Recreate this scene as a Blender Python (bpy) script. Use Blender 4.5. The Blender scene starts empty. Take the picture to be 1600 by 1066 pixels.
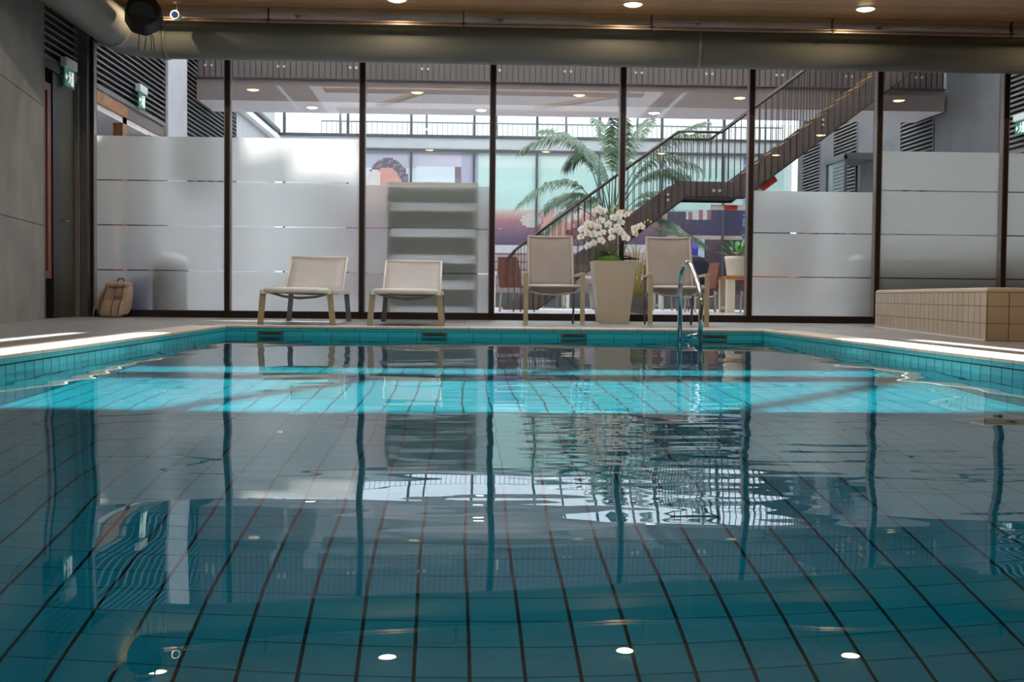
import bpy, bmesh, math, random
from math import sin, cos, pi, radians, sqrt, atan2, tan
from mathutils import Vector, Matrix, noise
random.seed(7)
SC = bpy.context.scene
COL = bpy.context.collection

# ---------------------------------------------------------------- camera
F = 1930.0
YAW, PITCH, ROLL = math.atan(80 / F), math.atan(72 / F), 0.0100
cam_d = bpy.data.cameras.new('camera')
cam = bpy.data.objects.new('camera', cam_d)
COL.objects.link(cam)
SC.camera = cam
cam_d.sensor_width = 36
cam_d.lens = F * 36 / 1600
cam_d.clip_start = 0.02
cam_d.clip_end = 300
fw = Vector((sin(YAW) * cos(PITCH), cos(YAW) * cos(PITCH), -sin(PITCH)))
rt = Vector((cos(YAW), -sin(YAW), 0))
up = rt.cross(fw)
rt, up = rt * cos(ROLL) + up * sin(ROLL), up * cos(ROLL) - rt * sin(ROLL)
M = Matrix((rt, up, -fw)).transposed().to_4x4()
M.translation = Vector((0, 0, 0.296))
cam.matrix_world = M

# ---------------------------------------------------------------- world, sun, exposure
SUN_EL = radians(55)
world = bpy.data.worlds.new('world')
SC.world = world
world.use_nodes = True
bg = world.node_tree.nodes['Background']
bg.inputs[0].default_value = (0.80, 0.88, 1.0, 1)
bg.inputs[1].default_value = 1.6
sun_d = bpy.data.lights.new('sun', 'SUN')
sun_d.energy = 16.0
sun_d.angle = 0.03
sun_d.color = (1.0, 0.95, 0.87)
sun_d.cycles.is_caustics_light = True
sun = bpy.data.objects.new('sun', sun_d)
COL.objects.link(sun)
sun.rotation_euler = (-(pi / 2 - SUN_EL), 0, 0)      # travels towards -Y and down
sun.location = (0, 30, 12)
SC.view_settings.view_transform = 'Standard'
SC.view_settings.look = 'None'
SC.view_settings.gamma = 1.0
SC.view_settings.use_curve_mapping = False
SC.view_settings.exposure = 0.8
SC.cycles.max_bounces = 12
SC.cycles.diffuse_bounces = 5
SC.cycles.glossy_bounces = 5
SC.cycles.transmission_bounces = 8
SC.cycles.transparent_max_bounces = 24
SC.cycles.sample_clamp_indirect = 6.0
SC.cycles.blur_glossy = 0.5
SC.cycles.use_denoising = True

# ---------------------------------------------------------------- materials
def lin(c):
    return tuple(((v / 255) / 12.92 if v / 255 <= 0.04045 else ((v / 255 + 0.055) / 1.055) ** 2.4) for v in c)

MATS = {}
def mat(name, rgb, rough=0.5, metal=0.0, noise=0.0, nscale=8.0, bump=0.0, bscale=40.0, spec=0.5, rnd=0.0, emit=None, stretch=None):
    """principled material: sRGB colour, mottled by noise, with fine bump and a small per-object variation"""
    m = bpy.data.materials.new(name)
    m.use_nodes = True
    nt = m.node_tree
    b = nt.nodes['Principled BSDF']
    c = lin(rgb)
    b.inputs['Base Color'].default_value = (*c, 1)
    b.inputs['Roughness'].default_value = rough
    b.inputs['Metallic'].default_value = metal
    b.inputs['Specular IOR Level'].default_value = spec
    tc = nt.nodes.new('ShaderNodeTexCoord')
    src = tc.outputs['Object']
    if stretch:
        mp = nt.nodes.new('ShaderNodeMapping')
        mp.inputs['Scale'].default_value = stretch
        nt.links.new(src, mp.inputs[0])
        src = mp.outputs[0]
    last = None
    if noise > 0:
        n = nt.nodes.new('ShaderNodeTexNoise')
        n.inputs['Scale'].default_value = nscale
        n.inputs['Detail'].default_value = 5
        nt.links.new(src, n.inputs['Vector'])
        r = nt.nodes.new('ShaderNodeValToRGB')
        r.color_ramp.elements[0].position = 0.3
        r.color_ramp.elements[1].position = 0.7
        r.color_ramp.elements[0].color = (*[v * (1 - noise) for v in c], 1)
        r.color_ramp.elements[1].color = (*[min(1, v * (1 + noise)) for v in c], 1)
        nt.links.new(n.outputs[0], r.inputs[0])
        last = r.outputs[0]
    if rnd > 0:
        oi = nt.nodes.new('ShaderNodeObjectInfo')
        mr = nt.nodes.new('ShaderNodeMapRange')
        mr.inputs['To Min'].default_value = 1 - rnd
        mr.inputs['To Max'].default_value = 1 + rnd
        nt.links.new(oi.outputs['Random'], mr.inputs['Value'])
        hs = nt.nodes.new('ShaderNodeHueSaturation')
        hs.inputs['Color'].default_value = (*c, 1)
        nt.links.new(mr.outputs[0], hs.inputs['Value'])
        if last:
            nt.links.new(last, hs.inputs['Color'])
        last = hs.outputs[0]
    if last:
        nt.links.new(last, b.inputs['Base Color'])
    if bump > 0:
        n2 = nt.nodes.new('ShaderNodeTexNoise')
        n2.inputs['Scale'].default_value = bscale
        n2.inputs['Detail'].default_value = 4
        nt.links.new(src, n2.inputs['Vector'])
        bp = nt.nodes.new('ShaderNodeBump')
        bp.inputs['Strength'].default_value = bump
        bp.inputs['Distance'].default_value = 0.01
        nt.links.new(n2.outputs[0], bp.inputs['Height'])
        nt.links.new(bp.outputs[0], b.inputs['Normal'])
    if emit:
        b.inputs['Emission Color'].default_value = (*lin(emit[0]), 1)
        b.inputs['Emission Strength'].default_value = emit[1]
    MATS[name] = m
    return m

mat('pool_tile', (16, 138, 152), 0.25, noise=0.08, nscale=3, rnd=0.07)
mat('pool_grout', (12, 24, 28), 0.7, noise=0.2, nscale=20)
mat('wall_tile', (52, 176, 190), 0.25, noise=0.06, nscale=6, rnd=0.05)
mat('coping', (196, 186, 170), 0.45, noise=0.08, nscale=18, bump=0.15, bscale=90, rnd=0.05)
mat('deck_tile', (130, 129, 130), 0.42, noise=0.12, nscale=5, bump=0.1, bscale=60, rnd=0.06)
mat('deck_joint', (96, 94, 92), 0.8, noise=0.2)
mat('concrete', (122, 121, 120), 0.75, noise=0.16, nscale=2.2, bump=0.25, bscale=12)
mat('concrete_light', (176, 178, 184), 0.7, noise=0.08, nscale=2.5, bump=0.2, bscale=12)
mat('balcony_panel', (126, 115, 112), 0.45, metal=0.2, noise=0.05)  # lighter copy of the stair panel; whitish reflections are in the colour
mat('concrete_dim', (92, 92, 95), 0.6, noise=0.16, nscale=2.2, bump=0.2, bscale=12)  # darker copy of concrete; weaker light and dark reflections are in the colour
mat('joint_dark', (42, 42, 42), 0.9, noise=0.1)
mat('louver_metal', (120, 118, 120), 0.45, metal=0.3, noise=0.06)
mat('louver_back', (20, 20, 22), 0.8, noise=0.1)
mat('bronze', (40, 28, 26), 0.4, metal=0.25, noise=0.12, nscale=12)
mat('black', (14, 13, 13), 0.5, noise=0.1)
mat('steel_frame', (120, 122, 124), 0.35, metal=0.7, noise=0.08)
mat('door_olive', (52, 50, 34), 0.55, noise=0.15, nscale=3)
mat('wood_frame', (112, 46, 22), 0.45, noise=0.3, nscale=14, stretch=(6, 6, 0.6))
mat('duct', (112, 114, 110), 0.62, metal=0.15, noise=0.07, nscale=1.5, bump=0.05, bscale=5)
mat('duct_ring', (120, 122, 118), 0.4, metal=0.3, noise=0.1)
mat('ceiling_wood', (182, 140, 98), 0.5, noise=0.22, nscale=9, stretch=(0.5, 8, 8), rnd=0.12)
mat('ceiling_back', (60, 38, 22), 0.8, noise=0.15)
mat('track_metal', (150, 132, 120), 0.4, metal=0.4, noise=0.08)
mat('lamp_glow', (255, 230, 190), 0.5, noise=0.01, emit=((255, 226, 170), 14.0))
mat('lamp_glow_white', (255, 250, 240), 0.5, noise=0.01, emit=((255, 246, 230), 9.0))
mat('lamp_trim', (210, 200, 180), 0.4, noise=0.04)
mat('sling', (158, 150, 147), 0.75, noise=0.06, nscale=5, bump=0.3, bscale=260)
mat('sling_light', (188, 187, 190), 0.75, noise=0.05, nscale=5, bump=0.3, bscale=260)
mat('sling_frame', (188, 178, 170), 0.45, noise=0.04)
mat('lit_side_grey', (128, 118, 118), 0.35, metal=0.3, noise=0.05)
mat('beige_metal', (164, 150, 124), 0.45, noise=0.06, nscale=10)
mat('white_metal', (222, 218, 212), 0.4, noise=0.03)
mat('grey_metal', (120, 118, 122), 0.4, metal=0.3, noise=0.05)
mat('rubber', (30, 30, 30), 0.8, noise=0.1)
mat('planter', (196, 184, 162), 0.42, noise=0.04, nscale=3, bump=0.04, bscale=30)
mat('moss', (62, 110, 24), 0.9, noise=0.4, nscale=50, rnd=0.2)
mat('soil', (44, 32, 24), 0.95, noise=0.3, nscale=40)
mat('petal', (250, 243, 236), 0.5, noise=0.03, nscale=20)
mat('petal_lip', (226, 176, 60), 0.5, noise=0.2, nscale=40)
mat('petal_pink', (246, 224, 210), 0.5, noise=0.05)
mat('bud', (196, 188, 96), 0.5, noise=0.1)
mat('stem_green', (92, 100, 48), 0.6, noise=0.15, nscale=30)
mat('orchid_leaf', (30, 42, 26), 0.3, noise=0.2)
mat('palm_leaf', (60, 92, 62), 0.3, noise=0.25, nscale=6, rnd=0.3, spec=0.7)
mat('palm_stem', (66, 100, 50), 0.5, noise=0.2)
mat('plant_leaf', (58, 132, 34), 0.4, noise=0.25, nscale=12, rnd=0.15)
mat('dry_grass', (146, 132, 52), 0.6, noise=0.25, nscale=20)
mat('pot_cream', (214, 200, 178), 0.55, noise=0.05)
mat('pot_dark', (70, 66, 62), 0.6, noise=0.1)
mat('stair_steel', (92, 80, 76), 0.42, metal=0.45, noise=0.06, nscale=6)
mat('stair_panel', (98, 86, 81), 0.5, metal=0.25, noise=0.07, nscale=4)
mat('rail_steel', (70, 62, 60), 0.38, metal=0.45, noise=0.06)
mat('bolt', (216, 206, 196), 0.3, metal=0.6, noise=0.03)
mat('tread', (150, 124, 88), 0.5, noise=0.15, nscale=8)
mat('white_paint', (222, 220, 222), 0.7, noise=0.03, nscale=2)
mat('soffit', (214, 208, 208), 0.8, noise=0.02, nscale=2)
mat('facade_grey', (176, 184, 188), 0.7, noise=0.05, nscale=3)
mat('facade_dark', (74, 76, 82), 0.5, noise=0.08)
mat('atrium_floor', (176, 176, 182), 0.3, noise=0.05, nscale=2)
mat('beam_wood', (150, 102, 62), 0.6, noise=0.2, nscale=6, stretch=(5, 0.8, 5))
mat('brown_leather', (112, 62, 44), 0.5, noise=0.2, nscale=9)
mat('black_leather', (44, 44, 56), 0.22, noise=0.1)
mat('table_wood', (188, 112, 48), 0.45, noise=0.2, nscale=9, stretch=(0.8, 8, 8))
mat('pale_wood', (216, 202, 176), 0.5, noise=0.08, nscale=7, stretch=(6, 6, 0.8))
mat('hot_tub_tile', (186, 168, 144), 0.35, noise=0.05, nscale=4, rnd=0.05)
mat('hot_tub_grout', (70, 60, 52), 0.8, noise=0.1)
mat('bag_canvas', (172, 152, 134), 0.85, noise=0.14, nscale=9, bump=0.4, bscale=30)
mat('bag_strap', (118, 92, 72), 0.8, noise=0.1)
mat('bag_dark', (58, 42, 34), 0.85, noise=0.1)
mat('bag_badge', (150, 142, 140), 0.6, noise=0.1)
mat('chrome', (214, 216, 220), 0.07, metal=1.0, noise=0.02)
mat('sign_green', (30, 110, 86), 0.4, noise=0.02, emit=((24, 120, 92), 0.15))
mat('sign_white', (236, 240, 236), 0.4, noise=0.02, emit=((230, 240, 236), 0.35))
mat('sign_housing', (206, 212, 210), 0.4, noise=0.03)
mat('speaker_black', (12, 12, 13), 0.6, noise=0.15, nscale=30)
mat('lens_blue', (18, 30, 58), 0.08, noise=0.05)
mat('cable', (20, 20, 20), 0.6, noise=0.1)
mat('slot_dark', (14, 34, 34), 0.7, noise=0.1)
mat('slot_frame', (74, 92, 74), 0.5, noise=0.1)
mat('hazard_red', (206, 38, 26), 0.5, noise=0.08)
mat('hazard_white', (228, 222, 216), 0.5, noise=0.05)
mat('shelf_white', (236, 238, 236), 0.6, noise=0.02)
mat('shelf_green', (104, 124, 114), 0.6, noise=0.08)
mat('blue_plastic', (36, 52, 190), 0.4, noise=0.05)
mat('bin_grey', (92, 100, 98), 0.5, noise=0.05)
mat('counter_steel', (150, 152, 154), 0.3, metal=0.6, noise=0.06)
mat('counter_dark', (60, 60, 60), 0.6, noise=0.06)
mat('grass_ground', (120, 126, 96), 0.9, noise=0.3, nscale=1)
mat('hall_wall', (118, 114, 110), 0.8, noise=0.1, nscale=2)

def shader_mat(name):
    m = bpy.data.materials.new(name)
    m.use_nodes = True
    nt = m.node_tree
    nt.nodes.clear()
    out = nt.nodes.new('ShaderNodeOutputMaterial')
    MATS[name] = m
    return m, nt, out, nt.nodes.new, nt.links.new

def make_glass(name, tint, rough=0.0, boost=1.0):
    m, nt, out, N, L = shader_mat(name)
    lw = N('ShaderNodeLayerWeight'); lw.inputs['Blend'].default_value = 0.5
    pw = N('ShaderNodeMath'); pw.operation = 'POWER'; pw.inputs[1].default_value = 5.0
    fr = N('ShaderNodeMath'); fr.operation = 'MULTIPLY_ADD'; fr.inputs[1].default_value = 0.955; fr.inputs[2].default_value = 0.045
    mu = N('ShaderNodeMath'); mu.operation = 'MULTIPLY'; mu.inputs[1].default_value = boost
    L(lw.outputs['Facing'], pw.inputs[0]); L(pw.outputs[0], fr.inputs[0])
    tr = N('ShaderNodeBsdfTransparent'); tr.inputs[0].default_value = (*tint, 1)
    gl = N('ShaderNodeBsdfGlossy'); gl.inputs['Roughness'].default_value = rough
    mx = N('ShaderNodeMixShader')
    L(fr.outputs[0], mu.inputs[0]); L(mu.outputs[0], mx.inputs[0]); L(tr.outputs[0], mx.inputs[1]); L(gl.outputs[0], mx.inputs[2]); L(mx.outputs[0], out.inputs[0])
    return m
make_glass('glass', (0.97, 0.98, 0.98), 0.0, 1.0)
make_glass('glass_far', (0.95, 0.98, 0.98), 0.0, 0.7)

# frosted film: soft translucent white with a blurred see-through share
m, nt, out, N, L = shader_mat('frosted_film')
tl = N('ShaderNodeBsdfTranslucent'); tl.inputs[0].default_value = (0.61, 0.615, 0.60, 1)
df = N('ShaderNodeBsdfDiffuse'); df.inputs[0].default_value = (0.72, 0.74, 0.75, 1)
rf = N('ShaderNodeBsdfRefraction'); rf.inputs['Roughness'].default_value = 0.34; rf.inputs['IOR'].default_value = 1.22
rf.inputs[0].default_value = (0.78, 0.79, 0.79, 1)
m1 = N('ShaderNodeMixShader'); m1.inputs[0].default_value = 0.22
m2 = N('ShaderNodeMixShader'); m2.inputs[0].default_value = 0.45
L(df.outputs[0], m1.inputs[2]); L(tl.outputs[0], m1.inputs[1]); L(m1.outputs[0], m2.inputs[1]); L(rf.outputs[0], m2.inputs[2]); L(m2.outputs[0], out.inputs[0])

# translucent roof glazing
m, nt, out, N, L = shader_mat('roof_glazing')
tl = N('ShaderNodeBsdfTranslucent'); tl.inputs[0].default_value = (0.93, 0.95, 0.97, 1)
df = N('ShaderNodeBsdfDiffuse'); df.inputs[0].default_value = (0.8, 0.82, 0.84, 1)
mx = N('ShaderNodeMixShader'); mx.inputs[0].default_value = 0.3
L(tl.outputs[0], mx.inputs[1]); L(df.outputs[0], mx.inputs[2]); L(mx.outputs[0], out.inputs[0])

m, nt, out, N, L = shader_mat('frosted_green')
tl = N('ShaderNodeBsdfTranslucent'); tl.inputs[0].default_value = (0.20, 0.25, 0.22, 1)
df = N('ShaderNodeBsdfDiffuse'); df.inputs[0].default_value = (0.16, 0.2, 0.18, 1)
mx = N('ShaderNodeMixShader'); mx.inputs[0].default_value = 0.4
L(tl.outputs[0], mx.inputs[1]); L(df.outputs[0], mx.inputs[2]); L(mx.outputs[0], out.inputs[0])
# petals let light through
for nm, cc in (('petal', (0.97, 0.96, 0.94)), ('petal_pink', (0.95, 0.88, 0.83))):
    m, nt, out, N, L = shader_mat(nm)
    tl = N('ShaderNodeBsdfTranslucent'); tl.inputs[0].default_value = (*cc, 1)
    df = N('ShaderNodeBsdfDiffuse'); df.inputs[0].default_value = (*cc, 1)
    mx = N('ShaderNodeMixShader'); mx.inputs[0].default_value = 0.55
    L(tl.outputs[0], mx.inputs[1]); L(df.outputs[0], mx.inputs[2]); L(mx.outputs[0], out.inputs[0])

# water
m, nt, out, N, L = shader_mat('water')
gl = N('ShaderNodeBsdfGlossy'); gl.inputs['Roughness'].default_value = 0.0
rf = N('ShaderNodeBsdfRefraction'); rf.inputs['Roughness'].default_value = 0.0; rf.inputs['IOR'].default_value = 1.333
rf.inputs[0].default_value = (0.50, 0.92, 0.97, 1)
fr = N('ShaderNodeFresnel'); fr.inputs['IOR'].default_value = 1.42
mx = N('ShaderNodeMixShader')
L(fr.outputs[0], mx.inputs[0]); L(rf.outputs[0], mx.inputs[1]); L(gl.outputs[0], mx.inputs[2]); L(mx.outputs[0], out.inputs[0])

# printed wall picture: flat print coloured by a colour attribute
m = bpy.data.materials.new('mural_print'); m.use_nodes = True; nt = m.node_tree
at = nt.nodes.new('ShaderNodeAttribute'); at.attribute_name = 'print'
b = nt.nodes['Principled BSDF']; b.inputs['Roughness'].default_value = 0.5
nt.links.new(at.outputs['Color'], b.inputs['Base Color'])
MATS['mural_print'] = m

# ---------------------------------------------------------------- mesh helpers
class MB:
    def __init__(s):
        s.v = []; s.f = []; s.mi = []; s.sm = []
    def add(s, vs, fs, mi=0, smooth=False):
        o = len(s.v)
        s.v += [tuple(v) for v in vs]
        for f in fs:
            s.f.append(tuple(o + i for i in f)); s.mi.append(mi); s.sm.append(smooth)
        return s
    def box(s, x0, x1, y0, y1, z0, z1, mi=0):
        vs = [(x, y, z) for z in (z0, z1) for y in (y0, y1) for x in (x0, x1)]
        return s.add(vs, [(0, 2, 3, 1), (4, 5, 7, 6), (0, 1, 5, 4), (1, 3, 7, 5), (3, 2, 6, 7), (2, 0, 4, 6)], mi)
    def cbox(s, x0, x1, y0, y1, z0, z1, c=0.005, mi=0):
        """box with chamfered edges"""
        bm = bmesh.new()
        bmesh.ops.create_cube(bm, size=1)
        for v in bm.verts:
            v.co = Vector((x0 + (v.co.x + .5) * (x1 - x0), y0 + (v.co.y + .5) * (y1 - y0), z0 + (v.co.z + .5) * (z1 - z0)))
        bmesh.ops.bevel(bm, geom=list(bm.edges), offset=c, segments=2, affect='EDGES', profile=0.6)
        bm.verts.index_update()
        s.add([v.co.copy() for v in bm.verts], [[v.index for v in f.verts] for f in bm.faces], mi)
        bm.free()
        return s
    def prism(s, poly, axis, a0, a1, mi=0):
        """extrude a 2-D polygon: axis 'y' takes (x,z), 'x' takes (y,z), 'z' takes (x,y)"""
        n = len(poly)
        def mk(p, a):
            return {'y': (p[0], a, p[1]), 'x': (a, p[0], p[1]), 'z': (p[0], p[1], a)}[axis]
        vs = [mk(p, a0) for p in poly] + [mk(p, a1) for p in poly]
        fs = [tuple(range(n)), tuple(range(2 * n - 1, n - 1, -1))] + [(i, i + n, (i + 1) % n + n, (i + 1) % n) for i in range(n)]
        return s.add(vs, fs, mi)
    def tube(s, pts, r, seg=8, mi=0, smooth=True, flat=None, cap=True):
        """round tube along points; r may be a list; flat=(a,b) scales the section"""
        pts = [Vector(p) for p in pts]
        n = len(pts)
        rs = r if isinstance(r, (list, tuple)) else [r] * n
        vs = []
        t0 = (pts[1] - pts[0]).normalized()
        ref = Vector((0, 0, 1)) if abs(t0.z) < 0.9 else Vector((1, 0, 0))
        nrm = (ref - t0 * ref.dot(t0)).normalized()
        for i, p in enumerate(pts):
            t = (pts[min(i + 1, n - 1)] - pts[max(i - 1, 0)]).normalized()
            nrm = (nrm - t * nrm.dot(t))
            nrm = nrm.normalized() if nrm.length > 1e-6 else t.orthogonal().normalized()
            bn = t.cross(nrm)
            for k in range(seg):
                a = 2 * pi * k / seg
                ca, sa = cos(a), sin(a)
                if flat:
                    ca *= flat[0]; sa *= flat[1]
                vs.append(p + nrm * (rs[i] * ca) + bn * (rs[i] * sa))
        fs = [(i * seg + k, i * seg + (k + 1) % seg, (i + 1) * seg + (k + 1) % seg, (i + 1) * seg + k) for i in range(n - 1) for k in range(seg)]
        s.add(vs, fs, mi, smooth)
        if cap:
            o = len(s.v) - len(vs)
            s.f.append(tuple(o + k for k in range(seg - 1, -1, -1))); s.mi.append(mi); s.sm.append(False)
            s.f.append(tuple(o + (n - 1) * seg + k for k in range(seg))); s.mi.append(mi); s.sm.append(False)
        return s
    def bar(s, p0, p1, w, d, mi=0):
        """flat bar between two points: w along x-ish, d along y-ish"""
        p0, p1 = Vector(p0), Vector(p1)
        t = (p1 - p0).normalized()
        x = Vector((1, 0, 0)); x = (x - t * x.dot(t))
        if x.length < 1e-3: x = Vector((0, 1, 0)) - t * t.y
        x.normalize()
        y = t.cross(x)
        vs = [p + x * (sx * w / 2) + y * (sy * d / 2) for p in (p0, p1) for sy in (-1, 1) for sx in (-1, 1)]
        return s.add(vs, [(0, 2, 3, 1), (4, 5, 7, 6), (0, 1, 5, 4), (1, 3, 7, 5), (3, 2, 6, 7), (2, 0, 4, 6)], mi)
    def lathe(s, prof, cx=0, cy=0, seg=20, mi=0, smooth=True, z0=0):
        n = len(prof)
        vs = [(cx + r * cos(2 * pi * k / seg), cy + r * sin(2 * pi * k / seg), z0 + z) for r, z in prof for k in range(seg)]
        fs = [(i * seg + k, i * seg + (k + 1) % seg, (i + 1) * seg + (k + 1) % seg, (i + 1) * seg + k) for i in range(n - 1) for k in range(seg)]
        s.add(vs, fs, mi, smooth)
        o = len(s.v) - len(vs)
        if prof[0][0] > 1e-4: s.f.append(tuple(o + k for k in range(seg - 1, -1, -1))); s.mi.append(mi); s.sm.append(False)
        if prof[-1][0] > 1e-4: s.f.append(tuple(o + (n - 1) * seg + k for k in range(seg))); s.mi.append(mi); s.sm.append(False)
        return s
    def mesh(s, name, mats):
        me = bpy.data.meshes.new(name)
        me.from_pydata(s.v, [], s.f)
        for mm in (mats if isinstance(mats, (list, tuple)) else [mats]):
            me.materials.append(MATS[mm])
        me.polygons.foreach_set('material_index', s.mi)
        me.polygons.foreach_set('use_smooth', s.sm)
        me.update()
        return me
    def build(s, name, mats, parent=None, loc=None):
        return obj(name, s.mesh(name, mats), parent, loc)

def obj(name, me, parent=None, loc=None, rot=None):
    o = bpy.data.objects.new(name, me)
    COL.objects.link(o)
    if parent: o.parent = parent
    if loc is not None: o.location = loc
    if rot is not None: o.rotation_euler = rot
    return o

def thing(name, label, cat, loc=(0, 0, 0), rz=0, group=None):
    o = bpy.data.objects.new(name, None)
    COL.objects.link(o)
    o.empty_display_size = 0.1
    o.location = loc
    o.rotation_euler = (0, 0, rz)
    return tag(o, label, cat, group)

def tag(o, label, cat, group=None, kind=None):
    o['label'] = label; o['category'] = cat
    if group: o['group'] = group
    if kind: o['kind'] = kind
    return o

def struct(o, label, cat):
    return tag(o, label, cat, kind='structure')

def semp(name, label, cat):
    return struct(thing(name, label, cat), label, cat)

def copy_tree(o, parent=None):
    c = o.copy()
    COL.objects.link(c)
    c.parent = parent
    for ch in list(o.children):
        copy_tree(ch, c)
    return c

# ================================================================ SETTING: POOL
PX0, PX1, PY0, PY1 = -2.06, 2.70, 0.9, 10.93      # basin
WZ, BZ = -0.085, -1.5                              # water line, basin floor
FLOOR_T = 0.125

def tile_box(w, l, h):
    return MB().box(0, w, 0, l, 0, h).mesh('tile', 'pool_tile')

pool_floor = MB().box(PX0, PX1, PY0, PY1, BZ - 0.1, BZ - 0.004).build('pool_floor', 'pool_grout')
struct(pool_floor, 'tiled pool floor under the water', 'floor')
G, G2 = 0.009, 0.0045
xs = []
x = 0.020
while x - 0.125 > PX0 + 0.001: x -= 0.125
xs = [PX0]
while x < PX1 - 0.002:
    if x > PX0 + 0.01: xs.append(x)
    x += 0.125
xs.append(PX1)
ys = []
y = 2.67 - 0.125 * 5
while y < PY1:
    ys.append(y); y += 0.125
ys.append(PY1)
tile_me = MB().box(G / 2, 0.125 - G / 2, G2 / 2, 0.125 - G2 / 2, -0.004, 0).mesh('tile', 'pool_tile')
single, rest = [], MB()
for j in range(len(ys) - 1):
    for i in range(len(xs) - 1):
        full = abs(xs[i + 1] - xs[i] - .125) < .002 and abs(ys[j + 1] - ys[j] - .125) < .002
        # visible cone of the basin floor, nearest first
        vis = ys[j] > 2.5 and -0.55 * ys[j] * 0.80 < xs[i] < 0.62 * ys[j] * 0.80
        if full and vis and len(single) < 300:
            single.append((xs[i], ys[j]))
        else:
            rest.box(xs[i] + G / 2, xs[i + 1] - G / 2, ys[j] + G2 / 2, ys[j + 1] - G2 / 2, BZ - 0.004, BZ)
receivers = []
for (x, y) in single:
    receivers.append(obj('tile', tile_me, pool_floor, (x, y, BZ)))
r = rest.build('tile', 'pool_tile', pool_floor); r['kind'] = 'stuff'; receivers.append(r)

def side_wall(name, label, xw, sgn):
    """basin side wall, tiles of 12.5 x 25 cm on a grout bed; sgn = outward direction"""
    a, b = sorted((xw + sgn * 0.006, xw + sgn * 0.12))
    w = MB().box(a, b, PY0, PY1 + 0.1, BZ - 0.1, -0.031).build(name, 'pool_grout')
    struct(w, label, 'wall')
    a, b = sorted((0, sgn * 0.006))
    me = MB().box(a, b, 0.004, 0.121, -0.285, -0.046).mesh('tile', 'wall_tile')
    rest = MB()
    y = PY1
    k = 0
    while y - 0.125 > PY0:
        y -= 0.125
        if y > 4.5:
            receivers.append(obj('tile', me, w, (xw, y, 0)))
        else:
            rest.box(*sorted((xw, xw + sgn * 0.006)), y + .004, y + .121, -0.285, -0.046)
        z = -0.29
        while z > BZ:
            rest.box(*sorted((xw, xw + sgn * 0.006)), y + .004, y + .121, max(BZ, z - 0.246), z)
            z -= 0.25
    r = rest.build('tile', 'wall_tile', w); r['kind'] = 'stuff'
    receivers.append(r); receivers.append(w)
side_wall('pool_wall_left', 'left side wall of the pool with upright blue tiles', PX0, -1)
side_wall('pool_wall_right', 'right side wall of the pool with upright blue tiles', PX1, 1)
w = MB().box(PX0 - 0.1, PX1 + 0.1, PY1 + 0.006, PY1 + 0.12, BZ - 0.1, -0.031).build('pool_wall_far', 'pool_grout')
struct(w, 'far end wall of the pool below the loungers', 'wall')
me = MB().box(0.002, 0.248, 0, 0.006, -0.165, -0.044).mesh('tile', 'wall_tile')
mrest = MB()
x = PX0 - 0.08
while x < PX1:
    x1 = min(x + .25, PX1)
    if x >= PX0 and x1 - x > .249:
        receivers.append(obj('tile', me, w, (x, PY1, 0)))
    else:
        mrest.box(max(x, PX0) + .002, x1 - .002, PY1, PY1 + .006, -0.165, -0.044)
    z = -0.168
    while z > BZ:
        for a, b in ((max(x, PX0), x + .125), (x + .125, x1)):
            if b - a > 0.01 and b <= PX1 + .001:
                mrest.box(a + .003, b - .003, PY1, PY1 + .006, max(BZ, z - 0.122), z)
        z -= 0.125
    x += .25
r = mrest.build('tile', 'wall_tile', w); r['kind'] = 'stuff'
receivers += [r, w, pool_floor]
# inlet slots just below the coping
for i, px in enumerate((-1.67, -0.235, 1.0, 2.26)):
    t = thing('overflow_slot', ['dark overflow slot in the far pool wall, left of the left lounger', 'dark overflow slot in the far pool wall under the right lounger',
                                'dark overflow slot in the far pool wall under the left armchair', 'dark overflow slot in the far pool wall just right of the handrail'][i], 'slot', (px, PY1, -0.052), group='overflow slots in the far pool wall')
    MB().box(-0.115, 0.115, -0.006, 0.0, -0.020, 0.012).build('slot_frame', 'slot_frame', t)
    MB().box(-0.085, 0.085, -0.009, -0.005, -0.016, -0.004).build('opening', 'slot_dark', t)

# coping: stones along three edges, teal glazed nosing below them
cop = semp('pool_coping', 'pale stone coping edge around the pool', 'pool edge')
st = MB().cbox(0.002, 0.248, 0, 0.30, -0.016, 0.004, 0.004).mesh('coping_stone', 'coping')
no = MB().box(0.002, 0.248, 0.004, 0.03, -0.040, -0.017).mesh('nosing_tile', 'wall_tile')
x = PX0 - 0.12
while x < PX1 + 0.01:
    obj('coping_stone', st, cop, (x, PY1, 0)); obj('nosing_tile', no, cop, (x, PY1, 0))
    x += .25
ls = MB().cbox(-0.30, 0, 0.002, 0.248, -0.016, 0.004, 0.004).mesh('coping_stone', 'coping')
ln = MB().box(-0.03, -0.004, 0.002, 0.248, -0.040, -0.017).mesh('nosing_tile', 'wall_tile')
rs_ = MB().cbox(0, 0.30, 0.002, 0.248, -0.016, 0.004, 0.004).mesh('coping_stone', 'coping')
rn = MB().box(0.004, 0.03, 0.002, 0.248, -0.040, -0.017).mesh('nosing_tile', 'wall_tile')
y = PY1 - 0.25
while y > 1.0:
    obj('coping_stone', ls, cop, (PX0, y, 0)); obj('nosing_tile', ln, cop, (PX0, y, 0))
    obj('coping_stone', rs_, cop, (PX1, y, 0)); obj('nosing_tile', rn, cop, (PX1, y, 0))
    y -= .25

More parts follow.
